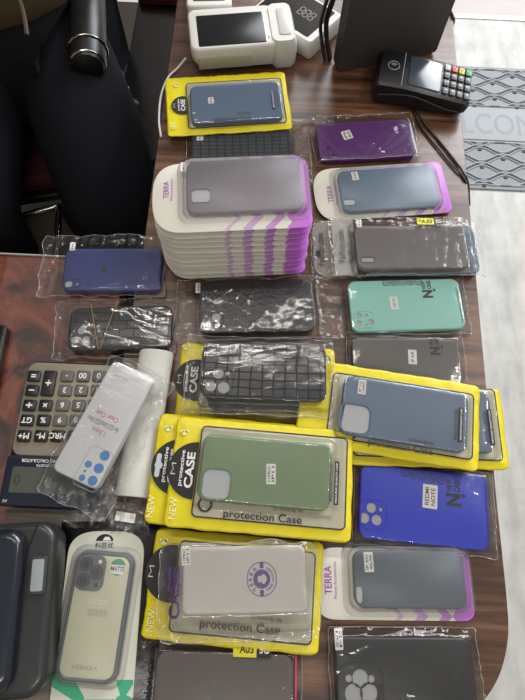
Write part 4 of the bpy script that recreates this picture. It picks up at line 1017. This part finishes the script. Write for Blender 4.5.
fwdv = Vector(((kneeR.x+kneeL.x)/2-pel.x, (kneeR.y+kneeL.y)/2-pel.y, 0)).normalized(); sd = Vector((-fwdv.y, fwdv.x, 0))
if sd.x < 0: sd = -sd
sp1 = pelv-fwdv*.02+Vector((0, 0, .16)); sp2 = pelv-fwdv*.03+Vector((0, 0, .34)); nk = pelv-fwdv*.02+Vector((0, 0, .53)); hd = pelv+fwdv*.02+Vector((0, 0, .62)); ht = pelv+fwdv*.02+Vector((0, 0, .74))
shR = sp2+sd*.17+Vector((0, 0, .10)); shL = sp2-sd*.17+Vector((0, 0, .10))
elR = shR+sd*.05-fwdv*.05+Vector((0, 0, -.27)); elL = shL-sd*.05-fwdv*.05+Vector((0, 0, -.27))
wrR = elR+fwdv*.16-sd*.16+Vector((0, 0, .10)); wrL = elL+fwdv*.16+sd*.16+Vector((0, 0, .10))
def leg(h, k): 
    a = Vector((k.x, k.y, .50)); an = Vector((k.x, k.y, .09))+fwdv*(-.02); return [h, h.lerp(k, .45)+Vector((0, 0, .004)), a, Vector((k.x, k.y, .30)), an, Vector((k.x, k.y, .04))+fwdv*.10]
LR, LL = leg(hipR, kneeR), leg(hipL, kneeL)
V = [pelv, sp1, sp2, nk, hd, ht]; E = [(0, 1), (1, 2), (2, 3), (3, 4), (4, 5)]; RD = [(.15, .11), (.14, .10), (.15, .10), .05, .075, .06]
def addc(ch, root, rad):
    i = root
    for p, q in zip(ch, rad): V.append(p); RD.append(q); E.append((i, len(V)-1)); i = len(V)-1
    return i
addc(LR, 0, [.088, .082, .056, .048, .036, .030]); addc(LL, 0, [.088, .082, .056, .048, .036, .030])
for sh_, el_, wr_, sg in ((shR, elR, wrR, 1), (shL, elL, wrL, -1)):
    w = addc([sh_, el_, wr_], 2, [.055, .042, .028]); d = (wr_-el_).normalized()
    pm = addc([wr_+d*.045], w, [(.030, .016)])
    for f_, ln_ in ((-.022, .062), (-.008, .072), (.008, .068), (.022, .055)):
        q = wr_+d*.075+sd*f_; addc([q, q+d*ln_*.5+Vector((0, 0, -.006)), q+d*ln_*.8+Vector((0, 0, -.022))], pm, [.009, .008, .007])
    q = wr_+d*.03-sd*sg*.03; addc([q, q+d*.03-sd*sg*.012], w, [.011, .009])
skin('body', [rel(v) for v in V], E, RD, 0, M_SKIN, pe)
def garment(name, pts, edges, radii, m): return skin(name, [rel(p) for p in pts], edges, radii, 0, m, pe)
tv = [pelv]; te = []; trd = [(.165, .13)]
for ch in (LR, LL):
    i = 0
    for p, q in zip(ch[:5], [.112, .120, .100, .078, .062]): tv.append(p); trd.append(q); te.append((i, len(tv)-1)); i = len(tv)-1
garment('trousers', tv, te, trd, M_TRS)
jv = [pelv+Vector((0, 0, .06))-fwdv*.01, sp1, sp2, sp2+Vector((0, 0, .10))]; je = [(0, 1), (1, 2), (2, 3)]; jr = [(.185, .15), (.175, .14), (.18, .13), (.09, .08)]
for sh_, el_, wr_ in ((shR, elR, wrR), (shL, elL, wrL)):
    i = 2
    for p, q in zip((sh_, el_, wr_), (.075, .062, .045)): jv.append(p); jr.append(q); je.append((i, len(jv)-1)); i = len(jv)-1
jk = garment('jacket', jv, je, jr, M_JKT)
bm = bmesh.new(); tube(bm, smooth_path([rel(at(16, -8, .76)), rel(at(22, 8, .755)), rel(at(25, 22, .75)), rel(at(27, 35, .745))], 6), .0035, 6); link('drawstring', bm, mat('brown_cord', srgb(70, 55, 40), rough=.6), jk)
bm = bmesh.new(); bmesh.ops.create_uvsphere(bm, u_segments=20, v_segments=12, radius=.098, matrix=Matrix.Translation(rel(hd+Vector((0, 0, .065)))-fwdv*.015)); link('hair', bm, M_HAIR, pe)
for s_ in (-1, 1):
    q = rel(hd)+fwdv*.078+sd*.03*s_+Vector((0, 0, .03)); bm = bmesh.new(); bmesh.ops.create_uvsphere(bm, u_segments=10, v_segments=8, radius=.010, matrix=Matrix.Translation(q)); link('eye', bm, M_WHITE, pe)
    k_ = kneeR if s_ > 0 else kneeL
    bm = bmesh.new(); q = rel(Vector((k_.x, k_.y, 0))); tube(bm, [q-fwdv*.06+Vector((0, 0, .04)), q+Vector((0, 0, .045)), q+fwdv*.12+Vector((0, 0, .035)), q+fwdv*.19+Vector((0, 0, .028))], [.035, .045, .042, .025], 12); link('shoe', bm, M_BPL, pe)

# chair under the person
ch = thing('office_chair', 'black and maroon chair with chrome tube frame under the seated person', 'chair', (pel.x, pel.y, 0), math.atan2(fwdv.y, fwdv.x)+R(90))
M_MAR = mat('maroon_cloth', srgb(66, 12, 18), rough=.9, bump=.4, bscale=400)
slab('seat', .37, .40, .05, .36, .41, M_MAR, ch, bev=.018, cy=-.06); slab('seat_frame', .39, .41, .05, .335, .36, M_BPL, ch, bev=.006, cy=-.06)
bm = slab_bm(.42, .42, .05, 0, .05, .018)
for v in bm.verts: v.co = (v.co.x, .20-v.co.z*.9+v.co.y*.15, v.co.y+.68)
link('backrest', bm, M_BPL, ch)
def chloc(p): 
    q = p-Vector((pel.x, pel.y, 0)); a = -(math.atan2(fwdv.y, fwdv.x)+R(90)); return Vector((q.x*math.cos(a)-q.y*math.sin(a), q.x*math.sin(a)+q.y*math.cos(a), p.z))
for s_ in (1, -1):
    if s_ > 0:
        a0, a1 = chloc(at(88, 70, .64)), chloc(at(88, -40, .64))
    else:
        a0, a1 = Vector((-a0.x, a0.y, a0.z)), Vector((-a1.x, a1.y, a1.z))
    bm = bmesh.new(); d = (a0-a1).normalized()
    tube(bm, [a1, a1+d*.01, a1.lerp(a0, .5), a0-d*.02, a0-d*.006, a0], [.02, .032, .034, .034, .028, .014], 16); arm = link('armrest', bm, M_BPL, ch)
    bm = bmesh.new(); tube(bm, [a0-d*.012+Vector((.031*math.cos(R(t)), 0, .031*math.sin(R(t)))) for t in range(0, 360, 20)], .0022, 8, True); tube(bm, [a0-d*.045+Vector((.036*math.cos(R(t)), 0, .036*math.sin(R(t)))) for t in range(0, 360, 20)], .0018, 8, True); link('chrome_trim', bm, M_CHROME, arm)
    bm = bmesh.new(); tube(bm, smooth_path([a0.lerp(a1, .35)-Vector((0, 0, .03)), a0.lerp(a1, .4)-Vector((0, 0, .15)), Vector((.22*s_, -.05, .35))], 6), .012, 10); link('arm_support', bm, M_BPL, ch)
for sx_ in (-1, 1):
    for sy_ in (-1, 1):
        bm = bmesh.new(); tube(bm, [(sx_*.19, -.06+sy_*.16, .34), (sx_*.21, -.06+sy_*.20, 0)], .012, 10); link('leg', bm, M_CHROME, ch)
# chrome stool frame in front, seen between the legs
c0, c1, c2 = at(4, 221, .33), at(59, 206, .33), at(56, 262, .33); c3 = c0+(c2-c1)
stl = thing('stool', 'low stool with a shiny metal rail between the person and desk', 'stool', ((c0.x+c2.x)/2, (c0.y+c2.y)/2, 0)); O_ = stl.location.copy(); O_.z = 0
bm = bmesh.new(); q = [c0-O_, c1-O_, c2-O_, c3-O_]; tube(bm, [q[0].lerp(q[1], t) for t in (0, .1, .9)]+[q[1], q[1].lerp(q[2], .1), q[2].lerp(q[1], .1), q[2], q[2].lerp(q[3], .1), q[3]], .0085, 10, True); link('seat_rail', bm, M_CHROME, stl)
bm = bmesh.new(); loft(bm, [([(p.x*.9, p.y*.9) for p in reversed(q)], .31), ([(p.x*.93, p.y*.93) for p in reversed(q)], .325)]); link('seat', bm, mat('olive_brown_vinyl', srgb(74, 64, 48), rough=.5, var=.15), stl)
for p in q:
    bm = bmesh.new(); tube(bm, [(p.x, p.y, .33), (p.x*1.12, p.y*1.12, 0)], .0085, 8); link('leg', bm, M_CHROME, stl)
# black cabinet between chair and counter
k0, k1, k2, k3 = at(113, -60, .55), at(150, -60, .55), at(140, 205, .55), at(112, 205, .55)
kc_ = (k0+k1+k2+k3)/4
M_CAB = mat('glossy_black_steel', srgb(17, 14, 13), rough=.25)
CH = .40
cxa = at(108, 100, CH).x+.03; cxb = at(165, 100, CH).x+.05; cabw = cxb-cxa; cabx = (cxa+cxb)/2; cy0, cy1 = at(130, 160, CH).y, at(130, -60, CH).y
cb = thing('low_cabinet', 'glossy black low cabinet between the seated person and the counter', 'cabinet', (cabx, (cy0+cy1)/2, 0))
hy = (cy1-cy0)
slab('cabinet_body', cabw, hy, .006, 0, CH, M_CAB, cb, bev=.003)
slab('drawer_front', .003, hy*.42, .001, .14, .37, M_CAB, cb, bev=.0005, cx=-cabw/2-.0015, cy=-hy*.22); slab('drawer_front', .003, hy*.42, .001, .14, .37, M_CAB, cb, bev=.0005, cx=-cabw/2-.0015, cy=hy*.24)
for (a, b) in ((126, 56), (128, 88)):
    p = at(a, b, CH)-Vector((cabx, (cy0+cy1)/2, 0)); bm = bmesh.new(); loft(bm, [(rr(.006, .003, .001, p.x, p.y), CH), (rr(.006, .003, .001, p.x, p.y), CH+.0025)]); link('metal_clip', bm, M_WHITE, cb)
p = at(140, 0, CH); bm = slab_bm(.15, .085, .008, CH, CH+.025, .006)
for v in bm.verts: v.co += Vector((cabx, p.y+.02, 0))
mb = link('maroon_box', bm, mat('maroon_card', srgb(60, 14, 22), rough=.5)); tag(mb, 'flat maroon box on the far end of the black cabinet', 'box')

# ================================================================= light
w = bpy.data.worlds.new('world'); bpy.context.scene.world = w; w.use_nodes = True
bg = w.node_tree.nodes['Background']; bg.inputs[0].default_value = (1, .97, .93, 1); bg.inputs[1].default_value = .39
def area(name, loc, tgt, sx, sy, pw, c):
    l = bpy.data.lights.new(name, 'AREA'); l.shape = 'RECTANGLE'; l.size = sx; l.size_y = sy; l.energy = pw; l.color = c
    o = bpy.data.objects.new(name, l); C.objects.link(o); o.location = loc
    o.rotation_euler = (Vector(tgt)-Vector(loc)).to_track_quat('-Z', 'Y').to_euler(); return o
area('doorway_daylight', (2.0, 2.9, 2.3), (.4, .4, .5), 1.7, 1.5, 85, (.90, .95, 1))
area('shopfront_daylight', (.75, 3.0, 1.9), (.7, 1.2, 0), 1.6, 1.0, 36, (.93, .97, 1))
area('streak_light', (-.25, .9, 2.6), (-.25, .9, 0), 1.3, .05, 9, (1, .96, .88))  # thin overhead lamps, unseen, added for crisp streaks on the plastic bags
area('streak_light', (.2, -.92, 2.6), (.2, -.92, 0), 1.3, .06, 9, (1, .97, .9))
area('streak_light', (1.25, .9, 2.6), (1.25, .9, 0), .05, 1.3, 12, (1, .98, .93))
sc = bpy.context.scene
sc.view_settings.view_transform = 'Standard'; sc.view_settings.exposure = 0; sc.view_settings.look = 'None'
sc.cycles.max_bounces = 8; sc.cycles.transparent_max_bounces = 24; sc.cycles.caustics_reflective = False; sc.cycles.caustics_refractive = False
